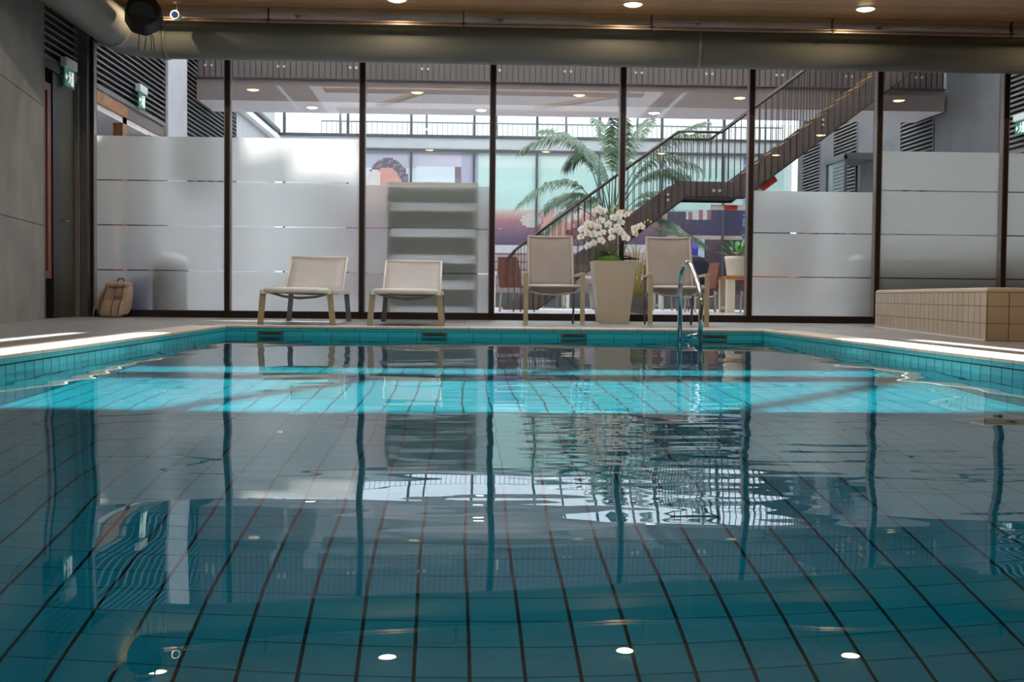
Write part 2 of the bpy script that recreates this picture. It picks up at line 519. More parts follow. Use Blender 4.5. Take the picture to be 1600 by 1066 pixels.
# water surface with gentle swell and ripples
def wave(x, y):
    h = 0.0011 * sin(2.1 * x + 3.3 * y + 0.5 + 1.2 * sin(0.9 * x - 0.7 * y))
    h += 0.00075 * sin(5.3 * x - 4.1 * y + 1.7 * sin(1.3 * y + x))
    h += 0.00033 * sin(11.0 * x + 3.0 * y + 2.0 * sin(2.2 * y - 1.4 * x))
    h += 0.00010 * sin(-6.0 * x + 17.0 * y + 1.5 * sin(3.1 * x))
    g = math.exp(-((x - 0.55) / 0.75) ** 2) * (1 / (1 + math.exp((y - 6.4) * 2.2))) * (1 / (1 + math.exp((2.2 - y) * 3.5)))
    if g > 0.01:
        h += g * 0.00085 * noise.noise(Vector((x * 3.2, y * 11.0, 0.3)))
        h += g * 0.00040 * noise.noise(Vector((x * 8.0, y * 26.0, 4.3)))
    h += 0.0006 * noise.noise(Vector((x * 1.6, y * 2.2, 9.1)))
    return h
wx0, wx1, wy0, wy1 = PX0 - 0.003, PX1 + 0.003, PY0 - 0.02, PY1 + 0.003
nx, ny = 200, 520
vs = [(wx0 + (wx1 - wx0) * i / nx, wy0 + (wy1 - wy0) * j / ny) for j in range(ny + 1) for i in range(nx + 1)]
vs = [(x, y, WZ + wave(x, y)) for x, y in vs]
fs = [(j * (nx + 1) + i, j * (nx + 1) + i + 1, (j + 1) * (nx + 1) + i + 1, (j + 1) * (nx + 1) + i) for j in range(ny) for i in range(nx)]
water = MB().add(vs, fs, 0, True).build('pool_water', 'water')
struct(water, 'still turquoise pool water with gentle ripples', 'water')
water.cycles.is_caustics_caster = True
for r in receivers:
    r.cycles.is_caustics_receiver = True

# ================================================================ DECK
HX0, HX1, GY = -4.35, 8.05, 14.40                   # hall left wall, right wall, glazing plane
deck = MB()
deck.box(HX0 - 0.1, PX0 - 0.30, -2.5, GY + .1, -0.25, -0.004)
deck.box(PX1 + 0.30, HX1 + 0.1, -2.5, GY + .1, -0.25, -0.004)
deck.box(PX0 - 0.30, PX1 + 0.30, PY1 + 0.30, GY + .1, -0.25, -0.004)
deck.box(PX0 - 0.30, PX1 + 0.30, -2.5, PY0, -0.25, -0.004)
deck.box(PX0 - 0.30, PX0 - 0.12, PY0, PY1 + .3, -0.25, -0.017)
deck.box(PX1 + 0.12, PX1 + 0.30, PY0, PY1 + .3, -0.25, -0.017)
deck.box(PX0 - 0.12, PX1 + 0.12, PY1 + .12, PY1 + .3, -0.25, -0.017)
deck = deck.build('floor', 'deck_joint')
struct(deck, 'grey tiled pool deck around the basin', 'floor')
T = 0.6
dt = MB().box(0.002, T - 0.002, 0.002, T - 0.002, -0.005, 0.0).mesh('tile', 'deck_tile')
def tile_area(x0, x1, y0, y1):
    n = 0
    rest = []
    y = y1
    while y > y0 + 0.01:
        ya = max(y0, y - T)
        x = x0
        while x < x1 - 0.01:
            xb = min(x1, x + T)
            if abs(xb - x - T) < .001 and abs(y - ya - T) < .001:
                obj('tile', dt, deck, (x, ya, 0))
            else:
                MB().box(0.002, xb - x - 0.002, 0.002, y - ya - 0.002, -0.005, 0.0).build('tile', 'deck_tile', deck, (x, ya, 0))
            x += T
        y -= T
tile_area(PX0 - 0.30, PX1 + 0.30, PY1 + 0.30, GY - 0.03)
tile_area(HX0, PX0 - 0.30, 6.0, GY - 0.03)
tile_area(PX1 + 0.30, HX1, 5.4, GY - 0.03)
near = MB().box(HX0, PX0 - .302, -2.5, 5.996, -0.005, 0).box(PX1 + .302, HX1, -2.5, 5.396, -0.005, 0).build('tile', 'deck_tile', deck); near['kind'] = 'stuff'

# ================================================================ CEILING (wood slats, skylight openings over the pool)
CZ = 3.30
# skylights shaped for the sun bands, narrow slots added for deck strips (x0,x1,y0,y1)
holes = [(-2.06, 2.70, 8.62, 10.10), (-2.06, 2.70, 10.52, 10.98), (-2.06, 2.70, 11.16, 11.55),
         (-2.26, -2.06, 7.6, 11.75), (2.70, 2.98, 7.6, 11.75),
         (-2.74, -2.66, 8.2, 11.75), (3.24, 3.34, 7.6, 11.75)]
ceil = MB()
gx = sorted({HX0 - .3, HX1 + .3} | {h[0] for h in holes} | {h[1] for h in holes})
gy = sorted({-2.6, 12.5} | {h[2] for h in holes} | {h[3] for h in holes})
for i in range(len(gx) - 1):
    for j in range(len(gy) - 1):
        cx, cy = (gx[i] + gx[i + 1]) / 2, (gy[j] + gy[j + 1]) / 2
        if not any(h[0] < cx < h[1] and h[2] < cy < h[3] for h in holes):
            ceil.box(gx[i], gx[i + 1], gy[j], gy[j + 1], CZ, CZ + 0.03, 0)
ceil.box(HX0 - .3, HX1 + .3, 12.5, GY + 0.2, CZ + 0.03, CZ + 0.10, 1)
ceil = ceil.build('ceiling', ['ceiling_wood', 'ceiling_back'])
br = MB()
for (xa, ya), (xb, yb) in (((-1.35, 8.6), (-0.55, 10.12)), ((1.2, 8.6), (2.5, 10.12)), ((0.2, 10.5), (1.3, 11.6))):
    br.bar((xa, ya, CZ + .05), (xb, yb, CZ + .05), .12, .05)
br.build('skylight_shade_bar', 'ceiling_wood', ceil)  # bars added across the skylights to break up the sun bands
struct(ceil, 'warm wooden slatted ceiling of the pool hall', 'ceiling')
sl = MB().box(HX0 - .3, HX1 + .3, 0.005, 0.095, CZ, CZ + 0.028).mesh('slat', 'ceiling_wood')
y = 12.5
while y < GY:
    obj('slat', sl, ceil, (0, y, 0))
    y += 0.1

def downlight(x, y, z, label, group, glow, colour, power, real=True):
    t = thing('downlight', label, 'light', (x, y, z), group=group)
    MB().lathe([(0.085, 0), (0.105, 0), (0.115, -0.003), (0.112, -0.006), (0.092, -0.010)], seg=24).build('trim_ring', 'lamp_trim', t)
    MB().lathe([(0.0, -0.030), (0.05, -0.026), (0.080, -0.016), (0.094, -0.008)], seg=24).build('lens', glow, t)
    if real:
        ld = bpy.data.lights.new('downlight_beam', 'SPOT')
        ld.energy = power; ld.color = colour; ld.spot_size = radians(172); ld.spot_blend = 0.6; ld.shadow_soft_size = 0.0
        lo = bpy.data.objects.new('downlight_beam', ld)
        COL.objects.link(lo); lo.parent = t; lo.location = (0, 0, -0.05)
XL = (-3.10, -0.68, 1.74, 4.16, 6.58)
row_words = ['nearest the duct', 'over the far half of the pool', 'over the middle of the pool', 'over the near end of the pool']
for r_, yy in enumerate((12.755, 10.31, 6.25, 3.0)):
    for c_, xx in enumerate(XL):
        pos = ['leftmost', 'second from left', 'middle', 'second from right', 'rightmost'][c_]
        downlight(xx, yy, CZ, f'warm ceiling downlight {row_words[r_]}, {pos} of its row', 'warm downlights in the wooden ceiling', 'lamp_glow', (1.0, 0.76, 0.48), 17)

# conduit rail along the ceiling edge
t = thing('ceiling_track', 'thin pinkish metal conduit rail running under the wooden ceiling', 'rail', (0, 13.2, 3.165))
MB().box(-3.6, HX1, -0.02, 0.02, -0.008, 0.008).build('rail', 'track_metal', t)
MB().box(-3.6, HX1, -0.02, 0.02, -0.032, -0.016).build('rail', 'track_metal', t)
cl = MB().box(-0.006, 0.006, -0.025, 0.025, -0.045, 0.12).box(-0.03, 0.03, -0.03, -0.02, -0.01, 0.0).mesh('hanger', 'black')
for x in (-2.05, 0.0, 2.0, 3.95, 5.9, 7.6):
    obj('hanger', cl, t, (x, 0, 0))

# ================================================================ DUCT
dy, dz, dr = 13.62, 3.025, 0.21
t = thing('air_duct', 'large round grey ventilation duct under the wooden ceiling', 'duct')
path = [(-3.62, y, dz) for y in (-1.0, 4.0, 8.0, 11.0, 12.6)]
R_ = 0.42
for k in range(0, 9):
    a = pi / 2 * k / 8
    path.append((-3.62 + R_ - R_ * cos(a), dy - R_ + R_ * sin(a), dz))
path.append((0, dy, dz)); path.append((HX1, dy, dz))
MB().tube(path, dr, seg=36).build('pipe', 'duct', t)
for c, d in (((-3.62, 12.95, dz), (0, 1, 0)), ((-3.20 + 0.0, dy, dz), (1, 0, 0)), ((2.58, dy, dz), (1, 0, 0)), ((-3.62, 9.0, dz), (0, 1, 0))):
    c, d = Vector(c), Vector(d)
    MB().tube([c - d * .022, c - d * .02, c + d * .02, c + d * .022], [dr, dr + .012, dr + .012, dr], seg=36).build('seam_ring', 'duct_ring', t)
hg = MB().box(-0.004, 0.004, -0.03, 0.03, dr - .02, dr + 0.07).box(-.03, .03, -.03, .03, dr + .05, dr + .06).mesh('hanger', 'grey_metal')
for x in (-1.8, 0.4, 2.58, 4.6, 6.6):
    obj('hanger', hg, t, (x, dy, dz))

# ================================================================ SPEAKER AND CAMERA BELOW THE CEILING
t = thing('loudspeaker', 'black angular loudspeaker hanging at the bend of the duct', 'speaker', (-3.15, 12.42, 3.02), 0.12)
bm = bmesh.new()
bmesh.ops.create_cone(bm, cap_ends=True, segments=8, radius1=0.19, radius2=0.175, depth=0.2)
bmesh.ops.rotate(bm, verts=bm.verts, matrix=Matrix.Rotation(pi / 8, 3, 'Z'))
bmesh.ops.rotate(bm, verts=bm.verts, matrix=Matrix.Rotation(radians(70), 3, 'X'))
bmesh.ops.rotate(bm, verts=bm.verts, matrix=Matrix.Rotation(radians(14), 3, 'Y'))
bmesh.ops.bevel(bm, geom=list(bm.edges), offset=0.012, segments=2, affect='EDGES')
bm.verts.index_update()
MB().add([v.co.copy() for v in bm.verts], [[v.index for v in f.verts] for f in bm.faces]).build('cabinet', 'speaker_black', t)
bm.free()
MB().tube([(0, -0.115, -0.03), (0, -0.122, -0.033)], 0.13, seg=24).build('grille', 'cable', t)
MB().tube([(-0.1, 0, 0.1), (-0.1, 0, 0.24), (0.1, 0, 0.24), (0.1, 0, 0.1)], 0.012, seg=8).box(-.06, .06, -.05, .05, .245, .268).build('bracket', 'black', t)
for a, b in ((-0.05, -0.06), (0.02, 0.0), (0.045, 0.07), (0.06, 0.10)):
    MB().tube([(a, 0.02, -0.15), ((a + b) / 2 + .01, 0.03, -0.22), (b, 0.05, -0.34)], 0.004, seg=6).build('cable', 'cable', t)
t = thing('security_camera', 'small round white camera with blue lens beside the black loudspeaker', 'camera', (-2.96, 12.98, 3.135))
MB().tube([(0, -0.07, 0), (0, -0.05, 0), (0, 0.08, 0.01)], [0.045, 0.05, 0.045], seg=20).build('body', 'sign_housing', t)
MB().tube([(0, -0.075, 0), (0, -0.0705, 0)], 0.034, seg=20).build('lens', 'lens_blue', t)
MB().tube([(0, 0.04, 0.04), (0.0, 0.05, 0.13)], 0.012, seg=8).tube([(0, 0.05, 0.13), (0, 0.05, 0.172)], 0.04, seg=16).build('mount', 'track_metal', t)

# ================================================================ HALL WALLS
# angled concrete slab wall on the left, big panels with recessed joints
w = semp('wall_left', 'grey concrete panel wall at the left edge of the pool hall', 'wall')
A, B = Vector((-4.20, 12.66)), Vector((-3.30, 5.85))
d = (B - A).normalized(); nrm = Vector((d.y, -d.x))
if nrm.x > 0: nrm = -nrm
def slabquad(s0, s1, z0, z1, depth0, depth1):
    p = [A + d * s0 - nrm * depth0 * -1, A + d * s1 + nrm * depth0, A + d * s1 + nrm * depth1, A + d * s0 + nrm * depth1]
    return MB().prism([tuple(q) for q in p], 'z', z0, z1)
slabquad(0.0, 7, -0.0, CZ, 0.012, 0.2).build('backing', 'joint_dark', w)
lens_ = 2.6
for i in range(3):
    for z0, z1 in ((0.0, 0.94), (0.948, 2.136), (2.144, CZ)):
        slabquad(i * lens_ + (0.004 if i else 0), min(7, (i + 1) * lens_ - 0.004), z0, z1, 0.0, 0.02).build('panel', 'concrete', w)
MB().prism([(A.x - .02, A.y + .004), (A.x - .02, A.y - 0.02), (A.x + .008, A.y - 0.02), (A.x + .008, A.y + .004)], 'z', 0, CZ).build('edge_strip', 'steel_frame', w)
MB().box(HX0 - 0.12, A.x, A.y - 0.02, A.y + 0.0, 0, CZ).build('panel', 'concrete', w)

t = struct(MB().box(HX0 - 0.15, HX0 - 0.062, 12.6, GY + 0.05, 0, CZ + 0.1).build('wall_recess', 'concrete'), 'grey recessed wall behind the dark side door', 'wall')
# recess: framed opening and door
t = semp('door_1', 'dark olive side door beside the first glazed bay', 'door')
MB().box(HX0 - 0.062, HX0 + 0.0, 13.52, 14.13, 0, 2.62).build('door_leaf', 'door_olive', t)
MB().box(HX0 - 0.062, HX0 + 0.03, 13.30, 13.52, 0, 2.68).build('door_jamb', 'black', t)
MB().box(HX0 - 0.062, HX0 + 0.05, 12.7, 14.35, 2.60, 2.70).build('door_head', 'black', t)
MB().box(HX0 - 0.062, HX0 + 0.04, 14.13, 14.17, 0, 2.62).build('door_stop', 'louver_metal', t)
MB().tube([(HX0 + 0.0, 13.62, 1.05), (HX0 + 0.05, 13.62, 1.05), (HX0 + 0.05, 13.76, 1.05)], 0.009, seg=8).build('handle', 'grey_metal', t)
t = semp('window_recess', 'narrow wooden framed window in the left recess', 'window')
MB().box(HX0 - 0.062, HX0 + 0.0, 12.9, 13.22, 0.55, 2.42).build('pane', 'louver_back', t)
MB().box(HX0 - 0.062, HX0 + 0.025, 13.14, 13.25, 0.42, 2.46).build('frame_post', 'wood_frame', t)
MB().box(HX0 - 0.062, HX0 + 0.025, 12.7, 13.14, 0.42, 0.50).build('sill', 'wood_frame', t)
MB().box(HX0 - 0.062, HX0 + 0.025, 12.7, 13.14, 2.38, 2.46).build('frame_head', 'wood_frame', t)
t = struct(MB().box(HX0 - 0.1, -4.235, 14.21, 14.33, 0, CZ).build('column_corner', 'steel_frame'), 'narrow steel column in the left corner of the hall', 'column')

struct(MB().box(HX1, HX1 + 0.15, -2.6, GY + .1, 0, CZ + .1).build('wall_right', 'hall_wall'), 'grey right wall of the pool hall', 'wall')
struct(MB().box(HX0 - 0.3, HX1 + 0.3, -2.75, -2.6, -0.3, CZ + .1).build('wall_back', 'hall_wall'), 'grey wall behind the viewer end of the pool', 'wall')
struct(MB().box(HX0 - 0.3, HX0 - 0.15, -2.6, 12.7, 0, CZ + .1).build('wall_side_left', 'hall_wall'), 'grey outer left wall behind the concrete panels', 'wall')
struct(MB().box(HX0 - 0.3, HX1 + 0.3, GY - 0.04, GY + 0.16, 3.12, 3.9).build('wall_above_glazing', 'bronze'), 'dark header wall above the glazed partition', 'wall')

# ---------------------------------------------------------------- louvre panels
def louver_panel(xw, sgn, y0, y1, z0, z1, label, pitch=0.074, inner=False):
    t = thing('louver_panel', label, 'louvre', (xw, y0, z0), group='slatted louvre panels along the side walls')
    L_, H = y1 - y0, z1 - z0
    a, b = sorted((0, -sgn * 0.02))
    MB().box(*sorted((-sgn * 0.03, -sgn * 0.06)), 0, L_, 0, H).build('backing', 'louver_back', t)
    # slanted blade: thin parallelogram in the x-z plane extruded along y
    s = sgn
    blade = MB().prism([(-s * .03, 0.034), (s * 0.012, 0.004), (s * 0.014, 0.022), (-s * .026, 0.052)], 'y', 0, L_).mesh('slat', 'louver_metal')
    z = 0.0
    while z < H - 0.05:
        obj('slat', blade, t, (0, 0, z))
        z += pitch
    MB().box(*sorted((-s * .03, s * .02)), -0.02, 0.0, 0, H).build('edge_trim', 'louver_metal', t)
    MB().box(*sorted((-s * .03, s * .02)), L_, L_ + 0.02, 0, H).build('edge_trim', 'louver_metal', t)
    MB().box(*sorted((-s * .03, s * .025)), 0, L_, -0.03, 0).build('bottom_trim', 'louver_metal', t)
louver_panel(HX0 + 0.0, 1, 12.70, 14.20, 2.73, 3.28, 'slatted louvre above the dark side door inside the hall')

# ================================================================ GLAZED PARTITION
mx = [-4.225, -2.686, -1.150, 0.349, 1.855, 3.361, 4.868, 6.372, 8.02]
frost = {0: (2.076, 1), 1: (2.076, 1), 2: (1.552, 1), 5: (1.545, 1), 6: (2.032, 1), 7: (2.032, 1)}
GTOP = 3.14
rail = MB().box(-4.26, HX1, GY - 0.05, GY + 0.07, 0, 0.068).box(-4.26, HX1, GY - 0.02, GY + 0.07, 0.068, 0.082)
tr = rail.build('trim_1', 'bronze'); struct(tr, 'dark bronze bottom rail of the glazed partition', 'trim')
tr = MB().box(-4.26, HX1, GY - 0.05, GY + 0.07, GTOP, GTOP + 0.08).build('trim_2', 'bronze'); struct(tr, 'dark bronze top rail of the glazed partition', 'trim')
for i in range(8):
    a, b = mx[i] + 0.028, mx[i + 1] - 0.028
    desc = ['first glazed bay from the left with frosted film, backpack before it', 'second glazed bay with frosted film and sun patch, behind the left lounger',
            'glazed bay with lower frosted film behind the right lounger', 'clear glazed bay behind the left armchair', 'clear glazed bay behind the right armchair',
            'glazed bay with lower frosted film between armchair and tiled tub', 'glazed bay with tall frosted film behind the tiled tub', 'last glazed bay at the right edge with frosted film'][i]
    t = semp(f'window_{i + 1}', desc, 'window')
    MB().box(a - 0.01, b + 0.01, GY + 0.02, GY + 0.028, 0.06, GTOP + .01).build('pane', 'glass', t)
    # mullion at the left side of each bay: box profile with a slim projecting cap
    MB().box(mx[i] - 0.026, mx[i] + 0.026, GY - 0.09, GY + 0.07, 0.068, GTOP).build('mullion', 'bronze', t)
    MB().box(a - .002, a + 0.008, GY - 0.085, GY + 0.018, 0.082, GTOP).box(b - 0.008, b + .002, GY - 0.085, GY + 0.018, 0.082, GTOP).build('mullion_lit_side', 'lit_side_grey', t)  # paler side plates: light on the mullion sides is in their colour
    if i in frost:
        top = frost[i][0]
        zs = [0.082] + [z for z in (0.539, 1.055, 1.570) if z < top - 0.05] + [top]
        for k in range(len(zs) - 1):
            lo_ = zs[k] + (0.007 if k else 0)
            hi_ = zs[k + 1] - (0.007 if k < len(zs) - 2 else 0)
            MB().add([(a + .006, GY + .0185, lo_), (b - .006, GY + .0185, lo_), (b - .006, GY + .0185, hi_), (a + .006, GY + .0185, hi_)], [(0, 1, 2, 3)]).build('frosted_film', 'frosted_film', t)
MB().box(mx[8] - 0.026, mx[8] + 0.026, GY - 0.05, GY + 0.07, 0.068, GTOP).build('trim_3', 'bronze')
struct(bpy.data.objects['trim_3'], 'dark bronze end post of the glazed partition', 'trim')

# ================================================================ ATRIUM SHELL
AY1 = 29.5
RZ = 8.0
struct(MB().box(HX0 - 3.0, HX1 + 0.2, GY + .1, AY1 + 6, -0.25, -0.0).build('floor_atrium', 'atrium_floor'), 'pale polished floor of the atrium', 'floor')
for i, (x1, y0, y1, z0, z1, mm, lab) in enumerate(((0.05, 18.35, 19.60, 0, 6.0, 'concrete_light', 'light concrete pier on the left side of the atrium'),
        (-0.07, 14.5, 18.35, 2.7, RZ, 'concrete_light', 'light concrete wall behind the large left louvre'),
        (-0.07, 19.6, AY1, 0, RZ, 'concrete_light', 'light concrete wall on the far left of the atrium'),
        (0.0, 17.4, 18.35, 0, 2.47, 'stair_panel', 'dark wall piece at the end of the side corridor'))):
    struct(MB().box(HX0 - 0.25, HX0 + x1, y0, y1, z0, z1).build('wall_atrium_left', mm), lab, 'wall')
struct(MB().box(HX0 - 0.07, HX0 + 0.06, 24.05, AY1, 3.86, 3.98).build('trim_4', 'white_paint'), 'white ledge along the far left atrium wall', 'trim')
struct(MB().box(HX0 - 0.07, HX0 + 0.06, 24.05, AY1, 4.06, 4.14).build('trim_5', 'facade_dark'), 'dark ledge along the far left atrium wall', 'trim')
t = thing('wooden_beam', 'brown wooden beam under the left louvres beyond the glass', 'beam', (HX0, 14.5, 2.53))
MB().box(-0.1, 0.02, 0, 1.75, 0, 0.14).build('plank', 'beam_wood', t)
MB().box(-0.1, 0.015, 1.75, 3.85, 0, 0.14).build('plank', 'stair_panel', t)
MB().box(-0.12, 0.0, 1.60, 1.80, -2.53, 0.0).build('post', 'beam_wood', t)
t = semp('ceiling_corridor', 'pale soffit of the side corridor beyond the left glass', 'ceiling')
MB().box(HX0 - 3.0, HX0, 14.4, 18.4, 2.45, 2.53).box(HX0 - 3.0, HX0 - .1, 14.3, 14.42, 0, 2.53).build('soffit_board', 'soffit', t)
struct(MB().box(HX0 - 3.0, HX0 - .1, 18.4, 18.5, 0, 2.6).build('wall_corridor_end', 'stair_panel'), 'dim end wall of the side corridor', 'wall')
struct(MB().box(HX0 - 3.1, HX0 - 3.0, 14.5, 18.5, 0, 2.6).build('wall_corridor', 'stair_panel'), 'dim back wall of the side corridor', 'wall')
downlight(HX0 - 0.7, 17.9, 2.45, 'small round downlight in the side corridor beyond the left glass', 'downlights beyond the glass', 'lamp_glow_white', (1, .9, .75), 5)

louver_panel(HX0 + 0.0, 1, 14.62, 18.33, 2.73, 4.6, 'large slatted louvre beyond the first glazed bay')
louver_panel(HX0 + 0.0, 1, 19.64, 24.0, 2.0, 4.6, 'slatted louvre on the left atrium wall under the far balcony')

for y0, y1, lab in ((18.1, 20.9, 'broad grey pier of the right atrium wall'), (22.55, 25.0, 'grey pier of the right atrium wall behind the glass cabin'),
                    (26.65, 27.6, 'narrow grey pier between the two far right louvres'), (29.1, 29.5, 'grey end pier of the right atrium wall')):
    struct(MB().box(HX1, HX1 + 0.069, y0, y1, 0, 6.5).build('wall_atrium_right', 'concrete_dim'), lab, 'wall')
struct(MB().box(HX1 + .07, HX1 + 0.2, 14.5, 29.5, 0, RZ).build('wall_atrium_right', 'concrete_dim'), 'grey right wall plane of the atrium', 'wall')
struct(MB().box(HX1, HX1 + 0.069, 14.5, 18.1, 0, 2.40).build('wall_atrium_right', 'black'), 'black panel for the shaded opening below the large right louvre', 'wall')  # solid panel; the shade of the opening is put into its black
struct(MB().box(HX1 - 0.004, HX1 - 0.0005, 18.1, 20.9, 2.14, 2.15).build('trim_6', 'joint_dark'), 'thin joint line across the broad right pier', 'trim')
louver_panel(HX1, -1, 14.6, 18.05, 2.45, 4.3, 'large slatted louvre at the far right edge beyond the glass')
louver_panel(HX1, -1, 20.93, 22.5, 1.9, 4.1, 'slatted louvre on the right atrium wall nearest the glass')
louver_panel(HX1, -1, 25.02, 26.6, 1.4, 4.0, 'second slatted louvre on the right atrium wall, behind the stair')
louver_panel(HX1, -1, 27.62, 29.05, 1.4, 4.0, 'farthest slatted louvre on the right atrium wall')
t = thing('glass_cabinet', 'grey framed glass cabin by the right atrium wall', 'cabinet', (7.35, 23.6, 0))
for x, y in ((0, 0), (0.6, 0), (0, 1.2), (0.6, 1.2)):
    MB().box(x, x + .05, y, y + .05, 0, 3.05).build('post', 'facade_dark', t)
MB().box(0, .65, 0, 1.25, 2.98, 3.1).build('roof', 'facade_dark', t)
MB().box(.03, .62, 0.02, 0.03, 0, 2.98).box(.02, .03, 0.05, 1.2, 0, 2.98).build('pane', 'glass_far', t)

# roof of the atrium: translucent glazing between white beams, one opening added for the sun patch
rf = semp('roof_atrium', 'translucent glazed roof of the atrium on white beams', 'roof')
clear = (-2.50, -1.20, 18.45, 18.84)
gxs = sorted([HX0 - 0.3, HX1 + 0.3, clear[0], clear[1], 2.0, 5.0]); gys = sorted([GY, clear[2], clear[3], 22, 26, AY1 + 0.3])
for i in range(len(gxs) - 1):
    for j in range(len(gys) - 1):
        cx, cy = (gxs[i] + gxs[i + 1]) / 2, (gys[j] + gys[j + 1]) / 2
        if clear[0] < cx < clear[1] and clear[2] < cy < clear[3]: continue
        MB().box(gxs[i], gxs[i + 1], gys[j], gys[j + 1], RZ, RZ + 0.01).build('glazing_panel', 'roof_glazing', rf)
for y in (16.2, 17.9, 21.0, 23.5, 25.6, 27.7):
    MB().box(HX0, HX1, y, y + .12, RZ - 0.3, RZ - 0.01).build('beam', 'white_paint', rf)
MB().prism([(-2.5, 18.72), (-2.5, 18.78), (-1.2, 18.62), (-1.2, 18.56)], 'z', RZ, RZ + .04).build('patch_shade_bar', 'white_paint', rf)  # unseen bar added to split the sun patch on the film
MB().prism([(-2.5, 18.74), (-2.5, 18.84), (-1.95, 18.84), (-2.05, 18.70)], 'z', RZ, RZ + .03).build('patch_shade_plate', 'white_paint', rf)  # unseen plate added to shade one corner of the sun patch
struct(MB().box(HX0 - .3, HX1 + .3, GY + .02, GY + .16, 3.9, RZ).build('wall_atrium_front', 'white_paint'), 'white wall above the glazed partition on the atrium side', 'wall')

# ---------------------------------------------------------------- balcony (bridge)
BY0, BY1, BZ0 = 20.4, 21.75, 3.425
t = thing('balcony', 'dark steel balcony bridge crossing the atrium above the stair', 'balcony', (0, BY0, BZ0))
MB().box(HX0 + .03, HX1 - .03, 0.03, BY1 - BY0, 0, 0.34).build('slab', 'soffit', t)
MB().box(HX0 + .03, HX1 - .03, 0.0, 0.03, -0.004, 0.35).build('fascia', 'balcony_panel', t)
MB().box(HX0 + .03, HX1 - .03, -0.05, 0.03, 0.345, 0.365).build('ledge', 'stair_steel', t)
MB().box(HX0 + .03, HX1 - .03, 0.05, 0.065, 0.365, 0.62).build('kick_panel', 'balcony_panel', t)
MB().box(HX0 + .03, HX1 - .03, 0.07, 0.08, 0.62, 1.30).build('infill_panel', 'balcony_panel', t)
MB().box(HX0 + .03, HX1 - .03, -0.03, 0.03, 1.36, 1.40).build('handrail', 'rail_steel', t)
bal = MB().box(-0.006, 0.006, -0.012, 0.022, 0.366, 1.36).mesh('baluster', 'rail_steel')
x = HX0 + 0.05
while x < HX1 - 0.02:
    obj('baluster', bal, t, (x, 0, 0)); x += 0.093
bolt = MB().tube([(0, -0.02, 0), (0, -0.008, 0)], 0.022, seg=10).mesh('bolt', 'bolt')
for k in range(11):
    for dx in (0, 0.1):
        obj('bolt', bolt, t, (-4.18 + k * 1.17 + dx, -0.005, 0.55))
for i, xx in enumerate((-2.53, 0.31, 3.25, 6.2)):
    downlight(xx, BY0 + 0.62, BZ0 - 0.003, ['white downlight under the balcony above the left lounger', 'white downlight under the balcony above the right lounger',
              'white downlight under the balcony above the palm', 'white downlight under the balcony behind the upper stair'][i], 'downlights beyond the glass', 'lamp_glow_white', (1, .93, .82), 10)

# ---------------------------------------------------------------- far facade
w = semp('wall_atrium_far', 'far glazed facade of the atrium with slab bands', 'wall')
MB().box(HX0, HX1, AY1, AY1 + .3, 3.74, 4.01).build('slab_band', 'facade_grey', w)
MB().box(HX0, HX1, AY1 - .04, AY1, 3.66, 3.74).build('lower_beam', 'facade_dark', w)
MB().box(HX0, HX1, AY1 - .04, AY1 + .1, 4.01, 4.07).build('sill', 'facade_dark', w)
MB().box(HX0, HX1, AY1, AY1 + .3, 5.7, RZ).build('upper_wall', 'facade_grey', w)
MB().box(HX0, HX1, AY1, AY1 + .3, 0, 0.35).build('plinth', 'facade_dark', w)
xm = [-4.2 + 1.493 * k for k in range(9)]
for i in range(8):
    t = semp(f'window_{i + 9}', f'ground floor window of the far facade, {["first", "second", "third", "fourth", "fifth", "sixth", "seventh", "eighth"][i]} from the left', 'window')
    MB().box(xm[i] - .025, xm[i] + .025, AY1 - .05, AY1 + .05, 0.35, 3.66).build('mullion', 'facade_dark', t)
    MB().box(xm[i] + .025, xm[i + 1] - .025, AY1, AY1 + .01, 0.35, 3.66).build('pane', 'glass_far', t)
    t = semp(f'window_{i + 17}', f'upper floor window of the far facade, {["first", "second", "third", "fourth", "fifth", "sixth", "seventh", "eighth"][i]} from the left', 'window')
    MB().box(xm[i] - .03, xm[i] + .03, AY1 - .05, AY1 + .05, 4.07, 5.7).build('mullion', 'facade_dark', t)
    MB().box(xm[i] + .03, xm[i + 1] - .03, AY1, AY1 + .01, 4.07, 5.7).build('pane', 'glass_far', t)
# railing outside the upper windows
t = thing('terrace_railing', 'thin dark terrace railing outside the upper far windows', 'railing', (0, AY1 + 1.5, 3.95))
MB().box(-3.5, HX1, -0.015, 0.015, 0.60, 0.63).build('top_rail', 'facade_dark', t)
rb = MB().box(-.006, .006, -.006, .006, 0, 0.6).mesh('baluster', 'facade_dark')
x = -3.5
while x < HX1:
    obj('baluster', rb, t, (x, 0, 0)); x += 0.125
pm = MB().box(-.025, .025, -.025, .025, -3.95, 1.5).mesh('post', 'facade_dark')
for x in (-3.05, -0.9, 0.85, 2.6, 4.4, 6.2):
    obj('post', pm, t, (x, 0.15, 0))
struct(MB().box(HX0, HX1, AY1 + .3, AY1 + 1.8, 3.75, 3.95).build('floor_terrace', 'facade_grey'), 'terrace slab outside the upper far windows', 'floor')
# distant pale block outside
t = thing('distant_building', 'hazy pale building outside the upper far windows', 'building', (2, 62, 0))
MB().box(-16, 16, 0, 6, 0, 9.0).build('wall', 'white_paint', t)
for k in range(9):
    f = MB().box(-14.6 + k * 3.3, -12.4 + k * 3.3, -0.1, 0, 6.0, 7.6).build('window', 'facade_grey', t)
    MB().box(-14.4 + k * 3.3, -12.6 + k * 3.3, -0.13, -0.1, 6.15, 7.45).build('pane', 'glass_far', f)
struct(MB().box(-60, 60, AY1 + 6, 120, -0.5, -0.2).build('ground', 'grass_ground'), 'ground outside beyond the atrium', 'ground')
